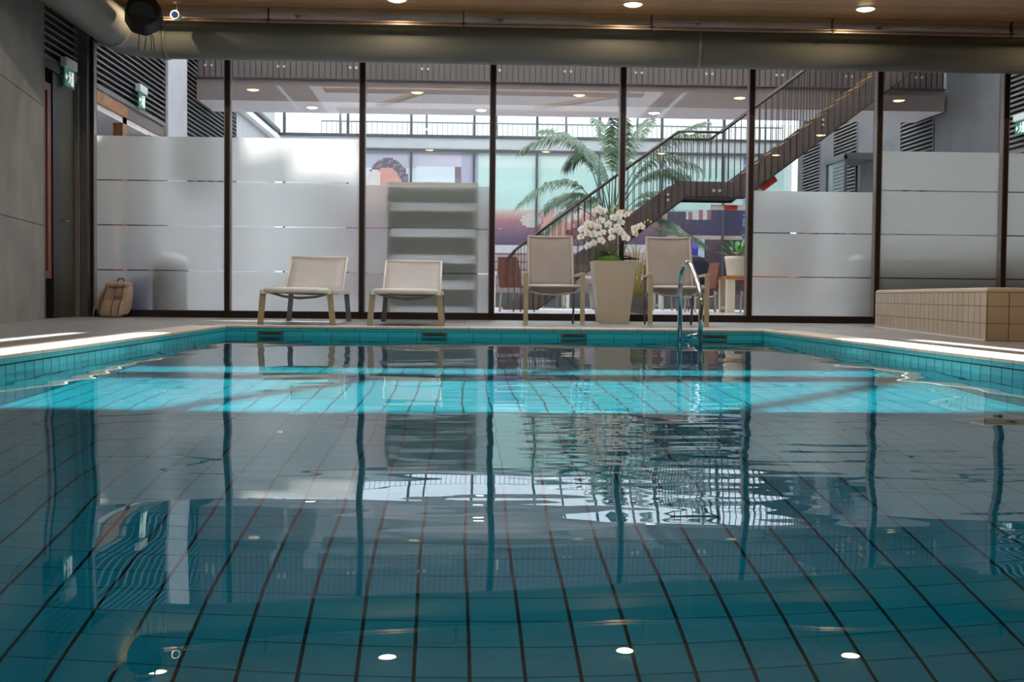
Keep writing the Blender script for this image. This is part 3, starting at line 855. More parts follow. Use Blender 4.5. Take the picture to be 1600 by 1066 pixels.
# printed picture behind the ground floor glazing
MX0, MX1, MZ0, MZ1 = -2.70, 7.9, 0.35, 3.66
def px(X): return 718 + X * 65.4
def py(X, Z): return 459.5 + 0.0095 * (px(X) - 720) - (Z - .296) * 65.4
def mixc(a, b, t):
    t = max(0, min(1, t)); return tuple(a[k] * (1 - t) + b[k] * t for k in range(3))
def ell(x, y, cx, cy, rx, ry): return ((x - cx) / rx) ** 2 + ((y - cy) / ry) ** 2 < 1
def mural(X, Z):
    x, y = px(X), py(X, Z)
    nz = sin(x * .37 + y * .51) * sin(x * .13 - y * .29)
    if x < 742 and y < 326:
        c = (226, 226, 236)
        if y < 262: c = mixc((196, 190, 208), (214, 200, 214), (x - 570) / 170)
        if 706 < x < 718 and y > 262: c = (140, 116, 124)
        if x >= 718: c = (186, 178, 200)
        if ell(x, y, 603, 282, 30, 34): c = (120, 104, 116) if nz > -.2 else (150, 136, 148)
        if ell(x, y, 600, 300, 25, 38): c = (222, 160, 150)
        if x < 590 and ell(x, y, 582, 292, 14, 26): c = (232, 214, 214)
        return c
    c = (176, 214, 208)
    if y < 262: c = (206, 222, 216)
    if x < 1040:
        if y > 326: c = mixc((232, 214, 206), (200, 130, 132), (y - 326) / 14)
        if y > 342: c = mixc((184, 108, 120), (88, 66, 100), (y - 342) / 34)
        if y > 382: c = (226, 214, 220)
        if y > 394: c = mixc((206, 160, 166), (150, 120, 128), (y - 394) / 50)
        if y > 396 and int(y) % 12 < 2: c = (120, 92, 100)
        if ell(x, y, 826, 344, 16, 10): c = (226, 204, 198)
        if ell(x, y, 868, 356, 26, 26): c = (228, 154, 140)
        if ell(x, y, 884, 336, 22, 9): c = (222, 206, 200)
        if ell(x, y, 900, 366, 20, 12): c = (110, 40, 56)
    else:
        if y > 328: c = mixc((92, 74, 96), (66, 58, 92), (x - 1040) / 90)
        if 1070 < x < 1110 and 328 < y < 343: c = (220, 212, 214) if int(x) % 15 < 9 else (170, 110, 110)
        if y > 366: c = (206, 176, 170)
        if y > 372: c = mixc((132, 84, 92), (70, 50, 70), (x - 1040) / 130 + (y - 372) / 160)
        if 1071 < x < 1100 and 372 < y < 402:
            c = (60, 56, 170) if x < 1090 else (206, 222, 232)
            if ell(x, y, 1084, 380, 6, 7): c = (140, 110, 220)
            if x < 1076 and y < 390: c = (206, 60, 90)
        if 1158 < x < 1166: c = (130, 130, 170) if nz > 0 else (60, 56, 100)
    k = 1 + (.05 if y > 330 else .008) * nz
    a_, b_ = (.9, 12) if x > 1040 and y > 328 else ((.8, 36) if y > 326 else (.62, 92))  # lifts the print colours to imitate reflection haze on the glazing
    return tuple(min(255, v * k * a_ + b_) for v in c)
nX, nZ = 210, 70
vs = [(MX0 + (MX1 - MX0) * i / nX, AY1 + 0.03, MZ0 + (MZ1 - MZ0) * j / nZ) for j in range(nZ + 1) for i in range(nX + 1)]
fs = [(j * (nX + 1) + i, j * (nX + 1) + i + 1, (j + 1) * (nX + 1) + i + 1, (j + 1) * (nX + 1) + i) for j in range(nZ) for i in range(nX)]
mb = MB().add(vs, fs).box(MX0, MX1, AY1 + .032, AY1 + .05, MZ0, MZ1)
mu = mb.build('wall_picture', 'mural_print')
tag(mu, 'huge mint and purple printed picture behind the far ground floor windows', 'poster')
ca = mu.data.color_attributes.new('print', 'FLOAT_COLOR', 'CORNER')
data = []
for p in mu.data.polygons:
    c = lin(mural(p.center.x, p.center.z))
    for _ in range(p.loop_total): data += [c[0], c[1], c[2], 1.0]
ca.data.foreach_set('color', data)
struct(MB().box(HX0, HX1, AY1 + .5, AY1 + .6, 0, 3.7).build('wall_room_far', 'white_paint'), 'pale back wall behind the printed picture', 'wall')

# ================================================================ STAIR
SY, SW = 19.15, .82
k_ = 19.15 / 24.6
def S(X, Z): return (X * k_, .296 + (Z - .296) * k_)
st = thing('staircase', 'dark steel staircase with landing crossing behind the orchid', 'stairs', (0, SY, 0))
m1 = 0.745
zb = lambda X: 1.288 + (X - 3.161) * 0.742
poly = [S(0.82, 0.0), S(1.53, 0.0), S(4.471, 2.262), S(5.62, 2.262), S(10.0, 2.262 + 4.38 * .757), S(10.0, 2.262 + 4.38 * .757 + .51), S(5.39, 2.60), S(4.30, 2.60), S(0.86, 0.02)]
MB().prism(poly, 'y', 0, 0.02).build('stringer', 'stair_panel', st)
MB().prism(poly, 'y', SW, SW + 0.02).build('stringer', 'stair_panel', st)
# bottom flanges
for yy in (-0.02, SW):
    fl = MB()
    for a, b in ((S(1.53, 0.0), S(4.471, 2.262)), (S(4.471, 2.262), S(5.62, 2.262)), (S(5.62, 2.262), S(10.0, 2.262 + 4.38 * .757))):
        fl.prism([a, b, (b[0], b[1] + .03), (a[0], a[1] + .03)], 'y', yy, yy + 0.06)
    fl.build('bottom_flange', 'rail_steel', st)
tm = MB().cbox(0, 0.21, 0.02, SW, -0.03, 0, 0.006).mesh('tread', 'tread')
n1 = 13
for i in range(n1):
    X = 1.10 + i * (3.3 / n1); Z = (i + 1) * (2.5 / (n1 + 1))
    obj('tread', tm, st, (X * k_, 0, Z * k_ + .005))
MB().box(S(4.40, 0)[0], S(5.55, 0)[0], 0.02, SW, S(0, 2.44)[1], S(0, 2.50)[1]).build('landing_plate', 'tread', st)
for i in range(18):
    X = 5.55 + i * 0.24; Z = 2.5 + (i + 1) * 0.19
    obj('tread', tm, st, (X * k_, 0, S(0, Z)[1]))
# balusters and handrails
def top_z(X):
    if X < 4.30: return 0.02 + (X - 0.86) * 0.75 + 1.02
    if X < 5.16: return 3.58
    return 3.58 + (X - 5.16) * 0.757
def bot_z(X):
    if X < 1.53: return 0.0
    if X < 4.471: return (X - 1.53) * 0.769
    if X < 5.62: return 2.262
    return 2.262 + (X - 5.62) * 0.757
for yy, nm in ((-0.014, 0), (SW + 0.034, 1)):
    X = 0.93
    while X < 9.98:
        x_, zt = S(X, top_z(X)); _, zb_ = S(X, bot_z(X) + (0.02 if nm == 0 else 0.5))
        MB().box(x_ - .0055, x_ + .0055, yy - .006, yy + .006, zb_, zt).build('baluster', 'rail_steel', st)
        X += 0.125
    pts = [S(0.93, 0.98 + .02)] + [S(X, top_z(X)) for X in (1.1, 2.0, 3.0, 4.30, 4.7, 5.16, 6.0, 7.0, 8.12, 9.98)]
    MB().tube([(p[0], yy, p[1]) for p in pts], 0.022, seg=8).build('handrail', 'rail_steel', st)
for X, Z in ((5.02, 2.42), (5.14, 2.42)):
    MB().tube([(S(X, Z)[0], -.03, S(X, Z)[1]), (S(X, Z)[0], -.02, S(X, Z)[1])], 0.026, seg=10).build('bolt', 'bolt', st)
for X, Z in ((4.10, 2.22), (4.10, 2.33), (7.2, 3.76), (7.2, 3.86)):
    MB().tube([(S(X, Z)[0], -.03, S(X, Z)[1]), (S(X, Z)[0], -.02, S(X, Z)[1])], 0.022, seg=10).build('bolt', 'bolt', st)
# red and white warning guards below the stair
for i, (X0, Z0, X1, Z1, lab) in enumerate(((5.0, 2.16, 5.82, 2.16, 'red and white warning guard under the stair landing'), (5.85, 2.42, 6.2, 2.68, 'red and white warning guard under the upper stair flight'))):
    t = thing('warning_guard', lab, 'guard', (S(X0, Z0)[0], SY + 0.1, S(X0, Z0)[1] - 0.05), group='warning guards below the stair')
    L_ = sqrt((X1 - X0) ** 2 + (Z1 - Z0) ** 2); ux, uz = (X1 - X0) / L_, (Z1 - Z0) / L_
    n = 4 if i == 0 else 3
    for k in range(n):
        a, b = L_ * k / n, L_ * (k + 1) / n
        MB().tube([(ux * a, 0, uz * a), (ux * b, 0, uz * b)], 0.04 if i == 0 else 0.05, seg=10).build('band', 'hazard_white' if k in ((0, 2) if i == 0 else (0,)) else 'hazard_red', t)

# ================================================================ PALM
def frond(pts, width, n=74, droop=0.5, seedv=0):
    """pinnate leaf: curved rib with drooping leaflets in pairs"""
    rnd = random.Random(seedv)
    P0, P1, P2 = [Vector(p) for p in pts]
    mb = MB()
    pos = lambda t: P0 * (1 - t) ** 2 + P1 * (2 * t * (1 - t)) + P2 * t * t
    mb.tube([pos(k / 10) for k in range(11)], [0.014 * (1 - k / 12) for k in range(11)], seg=5)
    for k in range(n):
        t = 0.26 + 0.74 * k / n
        p = pos(t); tg = (pos(min(1, t + .02)) - pos(t - .02)).normalized()
        side = tg.cross(Vector((0, 0, 1)))
        side = side.normalized() if side.length > .05 else Vector((1, 0, 0))
        L_ = width * 1.15 * (sin(pi * (0.12 + 0.8 * (t - .26) / .74)) ** .6) * rnd.uniform(.8, 1.12)
        for s in (-1, 1):
            dr_ = (side * s * 0.75 + tg * 0.55 + Vector((0, 0, rnd.uniform(-.2, .2)))).normalized()
            q1 = p + dr_ * L_ * .5 + Vector((0, 0, -0.06 * L_ * droop))
            q2 = p + dr_ * L_ * .9 + Vector((0, 0, -0.55 * L_ * droop))
            wv = tg * (0.011 + .005 * rnd.random())
            mb.add([p - wv * .5, p + wv * .5, q1 + wv, q1 - wv, q2], [(0, 1, 2, 3), (3, 2, 4)])
    return mb
def at(px_, py_, Y):
    return Vector(((px_ - 718.5) * Y / F, Y, .296 + (460.2 + .0095 * (px_ - 720) - py_) * Y / F))
palm = thing('palm_tree', 'tall feathery palm behind the stair railing', 'plant', (3.1, 26.1, 0))
O = Vector((3.1, 26.1, 0))
MB().lathe([(0.30, 0), (0.36, 0.05), (0.42, 0.5), (0.44, 0.55), (0.40, 0.55), (0.38, 0.48)], seg=24).build('pot', 'pot_dark', palm)
MB().lathe([(0.0, 0.50), (0.39, 0.49)], seg=24).build('soil', 'soil', palm)
fr_list = [((940, 330), (905, 165), (806, 238), .0, .42), ((932, 335), (890, 235), (806, 322), -.5, .40), ((928, 345), (885, 290), (836, 385), -.3, .34),
           ((942, 325), (925, 205), (878, 262), .3, .44), ((952, 320), (958, 205), (925, 186), .5, .34), ((958, 320), (985, 200), (1010, 186), .4, .36),
           ((960, 325), (1010, 180), (1112, 215), .0, .42), ((965, 330), (1000, 205), (1092, 262), -.3, .40), ((965, 330), (1010, 235), (1066, 285), .4, .36),
           ((975, 350), (1035, 325), (1072, 366), -.4, .26), ((985, 360), (1045, 345), (1104, 384), .3, .28), ((950, 325), (940, 240), (900, 228), .6, .36),
           ((955, 330), (1040, 195), (1100, 190), .6, .36), ((940, 340), (905, 300), (880, 320), .4, .3), ((970, 345), (1005, 290), (1022, 330), .1, .3),
           ((948, 330), (915, 190), (840, 205), .9, .42), ((962, 328), (1030, 215), (1088, 300), .8, .4), ((945, 335), (900, 270), (845, 330), .8, .38),
           ((955, 318), (965, 215), (962, 180), -.6, .4), ((968, 335), (1020, 270), (1045, 325), -.6, .34), ((950, 340), (920, 290), (905, 320), -.5, .32)]
for i, (a, b, c, dyy, wd) in enumerate(fr_list):
    pts = [at(*a, 26.1 + dyy * .2) - O, at(*b, 26.1 + dyy * .7) - O, at(*c, 26.1 + dyy * 1.4) - O]
    frond(pts, wd, seedv=i, droop=0.9).build('frond', 'palm_leaf', palm)
    base = Vector((random.uniform(-.12, .12), random.uniform(-.12, .12), 0.5))
    MB().tube([base, base.lerp(pts[0], .5) + Vector((random.uniform(-.1, .1), 0, 0)), pts[0]], [0.022, .018, .013], seg=6).build('stalk', 'palm_stem', palm)

t = thing('ornamental_grass', 'yellowish arching grass in a pot behind the white planter', 'plant', (2.42, 17.0, 0))
MB().lathe([(0.16, 0), (0.2, 0.3), (0.18, 0.3)], seg=18).build('pot', 'pot_dark', t)
g = MB(); rr = random.Random(3)
for k in range(70):
    a = rr.uniform(0, 2 * pi); L_ = rr.uniform(.5, .95); o = rr.uniform(.12, .42)
    p0 = Vector((.08 * cos(a), .08 * sin(a), .28)); p1 = p0 + Vector((cos(a) * o * .4, sin(a) * o * .4, L_ * .7)); p2 = p0 + Vector((cos(a) * o, sin(a) * o, L_ * rr.uniform(.6, 1)))
    wv = Vector((-sin(a), cos(a), 0)) * .007
    g.add([p0 - wv, p0 + wv, p1 + wv, p1 - wv, p2], [(0, 1, 2, 3), (3, 2, 4)])
b_ = g.build('blades', 'dry_grass', t); b_['kind'] = 'stuff'

# ================================================================ ATRIUM FURNITURE
def dining_chair(label):
    t = thing('dining_chair', label, 'chair', group='brown dining chairs in the atrium')
    MB().cbox(-.23, .23, -.22, .22, .42, .47, .015).build('seat', 'brown_leather', t)
    MB().add([(-.22, .2, .44), (.22, .2, .44), (.23, .24, .7), (-.23, .24, .7), (.19, .30, .95), (-.19, .30, .95), (-.22, .24, .44), (.22, .24, .44), (.23, .28, .7), (-.23, .28, .7), (.19, .33, .95), (-.19, .33, .95)],
             [(0, 1, 2, 3), (3, 2, 4, 5), (7, 6, 9, 8), (8, 9, 11, 10), (5, 4, 10, 11), (1, 7, 8, 2), (2, 8, 10, 4), (6, 0, 3, 9), (9, 3, 5, 11), (0, 6, 7, 1)]).build('backrest', 'brown_leather', t)
    for x in (-.2, .2):
        for y in (-.19, .2):
            MB().bar((x * 1.1, y * 1.1, 0), (x, y, .43), .028, .028).build('leg', 'beige_metal', t)
    return t
ch = dining_chair('brown dining chair by the foot of the stair, left of the left armchair')
spots = [(0.98, 21.6, 2.5, None), (2.45, 18.0, 1.4, 'brown dining chair between the white planter and the right armchair'),
         (4.55, 23.4, -1.3, 'brown dining chair just left of the wooden table with the potted plant'), (4.15, 25.9, 0.3, 'brown dining chair behind the right armchair under the landing'),
         (5.75, 24.25, 2.9, 'brown dining chair behind the wooden table with the potted plant'), (2.0, 27.6, 0.2, 'brown dining chair deep in the atrium behind the stair foot')]
for i, (x, y, a, lab) in enumerate(spots):
    c = ch if i == 0 else copy_tree(ch)
    c.location = (x, y, 0); c.rotation_euler = (0, 0, a)
    if lab: c['label'] = lab
def table(label, x, y, rz, top, legm, w=1.6, d=.8, h=.74, lw=.11):
    t = thing('dining_table', label, 'table', (x, y, 0), rz, 'tables in the atrium')
    MB().cbox(-w / 2, w / 2, -d / 2, d / 2, h - .06, h, .006).build('tabletop', top, t)
    for sx in (-1, 1):
        for sy in (-1, 1):
            MB().box(*sorted((sx * (w / 2 - .02), sx * (w / 2 - lw - .02))), *sorted((sy * (d / 2 - .02), sy * (d / 2 - .02 - lw))), 0, h - .06).build('leg', legm, t)
        MB().box(*sorted((sx * (w / 2 - .04), sx * (w / 2 - .1))), -d / 2 + .1, d / 2 - .1, .06, .12).build('stretcher', legm, t)
    return t
table('orange wood table with pale posts carrying the potted plant', 5.62, 23.3, 0, 'table_wood', 'pale_wood', w=1.35, d=.8, h=.69, lw=.15)
table('white table at the left of the stair foot', 0.25, 25.9, 0, 'white_metal', 'white_metal', w=.95, d=.8, h=.78, lw=.06)
table('long pale table behind the stair under the palm', 3.4, 27.9, 0.05, 'pale_wood', 'white_metal', w=2.2, lw=.07)
# black leather armchair
t = thing('leather_armchair', 'rounded glossy black armchair right of the right armchair, behind the glass', 'chair', (4.85, 25.4, 0), 0.3)
def blob(cx, cy, cz, rx, ry, rz_, e=1.0, n=16, m_=10):
    mb = MB(); vs = []
    for j in range(m_ + 1):
        ph = -pi / 2 + pi * j / m_
        for i in range(n):
            th = 2 * pi * i / n
            f = lambda v: math.copysign(abs(v) ** e, v)
            vs.append((cx + rx * f(cos(ph)) * f(cos(th)), cy + ry * f(cos(ph)) * f(sin(th)), cz + rz_ * f(sin(ph))))
    fs = [(j * n + i, j * n + (i + 1) % n, (j + 1) * n + (i + 1) % n, (j + 1) * n + i) for j in range(m_) for i in range(n)]
    return mb.add(vs, fs, 0, True)
blob(0, 0, .42, .42, .36, .14, .6).build('seat', 'black_leather', t)
blob(0, .25, .82, .44, .14, .34, .75).build('backrest', 'black_leather', t)
for s in (-1, 1):
    blob(s * .4, 0, .55, .08, .32, .12, .7).build('armrest', 'black_leather', t)
for x in (-.3, .3):
    for y in (-.25, .25):
        MB().tube([(x, y, 0), (x, y, .34)], .018, seg=8).build('leg', 'grey_metal', t)
# potted plant on the table
t = thing('potted_plant', 'broad-leaved green plant in a cream pot on the wooden table', 'plant', (5.15, 23.05, .69))
MB().lathe([(0.155, 0), (0.165, .02), (0.205, .30), (0.21, .305), (0.215, .37), (0.2, .372), (0.19, .33)], seg=24).build('pot', 'pot_cream', t)
MB().lathe([(0.0, .33), (0.192, .325)], seg=20).build('soil', 'soil', t)
rr = random.Random(11)
for k in range(26):
    a = rr.uniform(0, 2 * pi); L_ = rr.uniform(.28, .52); tilt = rr.uniform(.25, 1.15)
    dv = Vector((cos(a) * sin(tilt), sin(a) * sin(tilt), cos(tilt)))
    p0 = Vector((0.05 * cos(a), .05 * sin(a), .33)); sd = Vector((-sin(a), cos(a), 0))
    mb = MB(); mb.tube([p0, p0 + dv * L_ * .5], .005, seg=5, mi=1)
    w_ = rr.uniform(.035, .06); pr = []
    for q in range(6):
        u = q / 5; c_ = p0 + dv * L_ * (.45 + .55 * u) + Vector((0, 0, -.22 * u * u * L_)); hw = w_ * sin(pi * (0.08 + .92 * u)) * (1 if u < 1 else 0)
        pr += [c_ - sd * hw + Vector((0, 0, .012)), c_ - Vector((0, 0, 0)), c_ + sd * hw + Vector((0, 0, .012))]
    mb.add(pr, [(3 * q + z, 3 * q + z + 1, 3 * q + z + 4, 3 * q + z + 3) for q in range(5) for z in (0, 1)], 0, True)
    mb.build('leaf', ['plant_leaf', 'stem_green'], t)

# ================================================================ THINGS BEHIND THE FROSTED FILM
t = thing('display_shelf', 'tall white shelf stack blurred behind the frosted glass, right lounger side', 'shelf', (-0.34, 14.66, 0))
for x in (-.53, .50): MB().box(x, x + .03, -.14, .16, 0, 1.60).build('side_panel', 'shelf_green', t)
MB().box(-.53, .53, -.16, .16, 1.54, 1.60).build('top_board', 'shelf_white', t)
for k in range(5):
    z = .05 + .305 * k
    MB().add([(-.5, .0, z), (.5, .0, z), (.5, .0, z + .105), (-.5, .0, z + .105)], [(0, 1, 2, 3)]).build('white_panel', 'roof_glazing', t)
    MB().box(-.5, .5, -.13, .0, z - .012, z).build('shelf_board', 'shelf_white', t)
    MB().box(-.5, .5, .0, .012, z + .105, z + .293).build('green_panel', 'shelf_green', t)
t = thing('waste_bin', 'upright grey bin with pale domed lid blurred behind the frosted glass', 'bin', (-3.42, 14.75, 0))
MB().lathe([(.19, 0), (.2, .02), (.2, .60), (.19, .61)], seg=24).build('body', 'bin_grey', t)
MB().lathe([(.205, .60), (.205, .65), (.17, .71), (.09, .745), (0, .75)], seg=24).build('lid', 'shelf_white', t)
t = thing('blue_glow_crate', 'bright blue crate imitating the glow behind the frosted glass by the backpack', 'crate', (-3.88, 14.72, 0))
MB().cbox(-.2, .2, -.15, .15, 0, .42, .02).build('body', 'blue_plastic', t)  # made-up box; its blue colour stands for the glow seen through the film
MB().box(-.22, .22, -.17, .17, .42, .46).build('rim', 'blue_plastic', t)
t = thing('steel_counter', 'long steel counter blurred behind the right frosted glass', 'counter', (4.75, 14.62, 0))
MB().box(0, 3.1, 0, .5, .76, .82).build('worktop', 'shelf_white', t)
MB().box(0.02, 3.1, 0.02, .5, .66, .76).build('apron', 'counter_dark', t)
MB().box(0, 3.1, -.01, .5, .62, .66).build('lower_rail', 'counter_steel', t)
MB().box(0.02, 3.1, 0.03, .5, 0, .62).build('cabinet_body', 'counter_dark', t)

# ================================================================ EXIT SIGNS
def exit_sign(x, y, z, sgn, label):
    t = thing('exit_sign', label, 'sign', (x, y, z), 0 if sgn > 0 else pi, 'green exit signs on the side walls')
    MB().cbox(-0.02, .05, -.19, .19, 0.10, .20, .008).build('housing', 'sign_housing', t)
    MB().box(-0.03, .012, -.02, .02, .12, .18).build('bracket', 'grey_metal', t)
    MB().box(.010, .022, -.165, .165, -.10, .10).build('panel', 'sign_green', t)
    p = MB()
    X0, X1 = .022, .024
    def poly(pts): p.prism(pts, 'x', X0, X1)
    # door, running figure, arrow
    poly([(.06, -.075), (.135, -.075), (.135, .075), (.06, .075)])
    poly([(.005 + .018 * cos(a * pi / 4), .055 + .018 * sin(a * pi / 4)) for a in range(8)])
    poly([(-.02, .03), (.02, .035), (.03, -.01), (-.005, -.015)])
    poly([(.0, -.01), (.03, -.01), (.05, -.07), (.03, -.07)])
    poly([(-.005, -.01), (.015, -.012), (-.02, -.045), (-.05, -.07), (-.06, -.055), (-.03, -.035)])
    poly([(.01, .03), (.025, .03), (.05, .005), (.04, -.003)])
    poly([(-.02, .03), (-.02, .015), (-.05, .02), (-.055, .03)])
    poly([(-.075, .015), (-.11, .015), (-.11, .04), (-.15, .0), (-.11, -.04), (-.11, -.015), (-.075, -.015)])
    p.build('pictogram', 'sign_white', t)
    return t
exit_sign(HX0 + .06, 13.70, 2.60, 1, 'green running-man exit sign above the dark side door')
exit_sign(HX0 + .06, 16.75, 2.83, 1, 'green running-man exit sign on the left louvre beyond the glass')
exit_sign(HX1 - .06, 17.45, 2.76, -1, 'green running-man exit sign at the right edge beyond the glass')

# ================================================================ HOT TUB BLOCK
HT0, HT1 = Vector((4.315, 12.72)), Vector((3.765, 8.72))
dv = (HT1 - HT0); HL = dv.length; ang = atan2(dv.y, dv.x)
t = thing('tiled_tub', 'beige tiled tub block at the right of the deck', 'tub', (HT0.x, HT0.y, 0), ang)
HH = .385
# local x along the long face (towards the viewer), local +y to the right-hand side of the deck
WDT = 3.2
MB().box(0.006, HL - .006, .006, WDT, 0, HH - .012).build('core', 'hot_tub_grout', t)
nt_ = 26
tw = HL / nt_
rows = [(.0, .125), (.125, .25), (.25, HH - .035)]
tme = [MB().box(.005, tw - .005, 0, .008, a + .002, b - .002).mesh('tile', 'hot_tub_tile') for a, b in rows]
for k in range(nt_ - 0):
    for m_ in tme: obj('tile', m_, t, (k * tw, 0, 0))
fme = [MB().box(0, .008, .003, .147, a + .002, b - .002).mesh('tile', 'hot_tub_tile') for a, b in rows]
for k in range(20):
    for m_ in fme: obj('tile', m_, t, (HL - .008, .01 + k * .15, 0))
rim = MB()
prof = [(0.0, HH - .033), (0.002, HH - .018), (0.010, HH - .006), (.022, HH), (.30, HH), (.30, HH - .033)]
n = len(prof)
a = [(0.0, p[0], p[1]) for p in prof]; b = [(HL - p[0], p[0], p[1]) for p in prof]
rim.add(a + b, [(i, i + 1, i + 1 + n, i + n) for i in range(n - 1)] + [tuple(range(n - 1, -1, -1))], 0, False)
c_ = [(HL - p[0], WDT, p[1]) for p in prof]
rim.add(b + c_, [(i, i + 1, i + 1 + n, i + n) for i in range(n - 1)], 0, False)
rim.build('rounded_rim', 'hot_tub_tile', t)
MB().box(0.05, HL - .29, .29, WDT, HH - .03, HH - .02).build('cover', 'deck_tile', t)
MB().box(-0.0, HL + .01, -.012, .0, 0, .008).build('base_trim', 'white_paint', t)

# ================================================================ LOUNGERS
def lounger(label, x, y, dz_top=.0):
    t = thing('sun_lounger', label, 'lounger', (x, y, 0), 0, 'sun loungers on the far deck')
    W, Z = .300, .315
    # legs: two wide front ones splayed outwards, two rear ones
    for s in (-1, 1):
        MB().bar((s * (W + .03), .05, 0), (s * (W + .0), .03, Z + .005), .052, .03).build('leg', 'beige_metal', t)
        MB().bar((s * (W + .015), 1.82, 0), (s * (W - .01), 1.82, Z - .02), .05, .03).build('leg', 'grey_metal', t)
        MB().cbox(*sorted((s * (W - .025), s * (W + .02))), 0.0, 1.88, Z - .03, Z + .012, .006).build('side_rail', 'white_metal', t)
    MB().tube([(-W + .01, .015, Z), (-W * .5, .0, Z + .006), (W * .5, .0, Z + .006), (W - .01, .015, Z)], .026, seg=10, flat=(1.0, .8)).build('front_bar', 'white_metal', t)
    # seat sling, gently sagging
    vs = []; nx_, ny_ = 8, 12
    for j in range(ny_ + 1):
        for i in range(nx_ + 1):
            u = -1 + 2 * i / nx_
            vs.append((u * (W - .02), .02 + 1.34 * j / ny_, Z + .012 - .035 * (1 - u * u) * min(1, (j + .5) / 3)))
    fs = [(j * (nx_ + 1) + i, j * (nx_ + 1) + i + 1, (j + 1) * (nx_ + 1) + i + 1, (j + 1) * (nx_ + 1) + i) for j in range(ny_) for i in range(nx_)]
    o = MB().add(vs, fs, 0, True).build('seat_sling', 'sling_light', t)
    so = o.modifiers.new('s', 'SOLIDIFY'); so.thickness = .006
    # curved cross brace below the sling
    MB().tube([(-W + .03, .30, Z - .02), (-W * .5, .30, Z - .055), (0, .30, Z - .07), (W * .5, .30, Z - .055), (W - .03, .30, Z - .02)], .012, seg=8).build('cross_brace', 'beige_metal', t)
    MB().tube([(-W + .03, 1.25, Z - .02), (0, 1.25, Z - .03), (W - .03, 1.25, Z - .02)], .012, seg=8).build('cross_brace', 'beige_metal', t)
    # raised backrest
    bw = W - .008; y0, z0, y1, z1 = 1.36, Z + .01, 1.86, .64 + dz_top
    fr_ = MB()
    for s in (-1, 1):
        fr_.tube([(s * bw, y0, z0), (s * bw, y1, z1)], .011, seg=8)
    fr_.tube([(-bw, y1, z1), (bw, y1, z1)], .013, seg=8)
    fr_.build('back_frame', 'white_metal', t)
    vs = []
    for j in range(7):
        for i in range(7):
            u = -1 + i / 3; v = j / 6
            vs.append((u * (bw - .008), y0 + (y1 - y0) * v + .025 * (1 - u * u) * sin(pi * v), z0 + (z1 - z0) * v - .02 * (1 - u * u) * sin(pi * v)))
    fs = [(j * 7 + i, j * 7 + i + 1, (j + 1) * 7 + i + 1, (j + 1) * 7 + i) for j in range(6) for i in range(6)]
    o = MB().add(vs, fs, 0, True).build('back_sling', 'sling_light', t)
    so = o.modifiers.new('s', 'SOLIDIFY'); so.thickness = .006
    MB().tube([(-bw + .03, 1.55, Z - .01), (-bw + .03, 1.72, z1 - .12)], .009, seg=6).tube([(bw - .03, 1.55, Z - .01), (bw - .03, 1.72, z1 - .12)], .009, seg=6).build('back_prop', 'grey_metal', t)
    return t
lounger('light grey sun lounger standing further left', -1.50, 11.30, .03)
lounger('light grey sun lounger standing before the blurred shelf stack', -.505, 11.30, .0)

# ================================================================ ARMCHAIRS
def armchair(label, x, y):
    t = thing('reclining_armchair', label, 'chair', (x, y, 0), 0, 'high-backed armchairs on the far deck')
    W = .285
    for s in (-1, 1):
        MB().cbox(*sorted((s * (W - .022), s * (W + .024))), -.015, .015, 0, .525, .004).build('leg', 'beige_metal', t)
        MB().cbox(*sorted((s * (W - .02), s * (W + .02))), -.017, .017, 0, .018, .003).build('foot_pad', 'bolt', t)
        MB().tube([(s * (W - .04), .62, 0), (s * (W - .03), .60, .3), (s * (W - .025), .53, .50)], .012, seg=8).build('leg', 'grey_metal', t)
        MB().bar((s * W, .0, .518), (s * (W - .02), .60, .50), .045, .02).build('armrest', 'white_metal', t)
        MB().tube([(s * (W - .045), .01, .385), (s * (W - .05), .45, .33), (s * (W - .05), .50, .36), (s * (W - .055), .70, .92)], .013, seg=8).build('side_frame', 'sling_frame', t)
    MB().tube([(-W + .02, .0, .392), (W - .02, .0, .392)], .013, seg=8).build('front_bar', 'white_metal', t)
    MB().tube([(-W + .05, .1, .335), (-W * .5, .12, .31), (0, .13, .302), (W * .5, .12, .31), (W - .05, .1, .335)], .009, seg=8).build('cross_brace', 'white_metal', t)
    MB().tube([(-W + .055, .70, .92), (-W * .4, .71, .912), (W * .4, .71, .912), (W - .055, .70, .92)], .013, seg=8).build('top_bar', 'sling_frame', t)
    prof = [(.0, .402), (.15, .37), (.32, .345), (.45, .34), (.50, .375), (.535, .46), (.58, .60), (.64, .77), (.695, .915)]
    vs = []
    for (yy, zz) in prof:
        for i in range(9):
            u = -1 + i / 4
            sag = .018 * (1 - u * u)
            vs.append((u * (W - .05), yy + (sag if zz > .42 else 0), zz - (sag if zz <= .42 else 0)))
    nS = 5 * 9
    fs = [(j * 9 + i, j * 9 + i + 1, (j + 1) * 9 + i + 1, (j + 1) * 9 + i) for j in range(len(prof) - 1) for i in range(8)]
    def cut(j0, j1, name):
        f = [q for q in fs if j0 <= q[0] // 9 < j1]
        ids = sorted({i for q in f for i in q}); mp = {v: k for k, v in enumerate(ids)}
        o = MB().add([vs[i] for i in ids], [tuple(mp[i] for i in q) for q in f], 0, True).build(name, 'sling', t)
        so = o.modifiers.new('s', 'SOLIDIFY'); so.thickness = .006
    cut(0, 4, 'seat_sling'); cut(4, 8, 'back_sling')
    return t
armchair('high-backed beige sling armchair left of the white planter', .935, 12.40)
armchair('high-backed beige sling armchair behind the steel handrail', 2.185, 12.35)

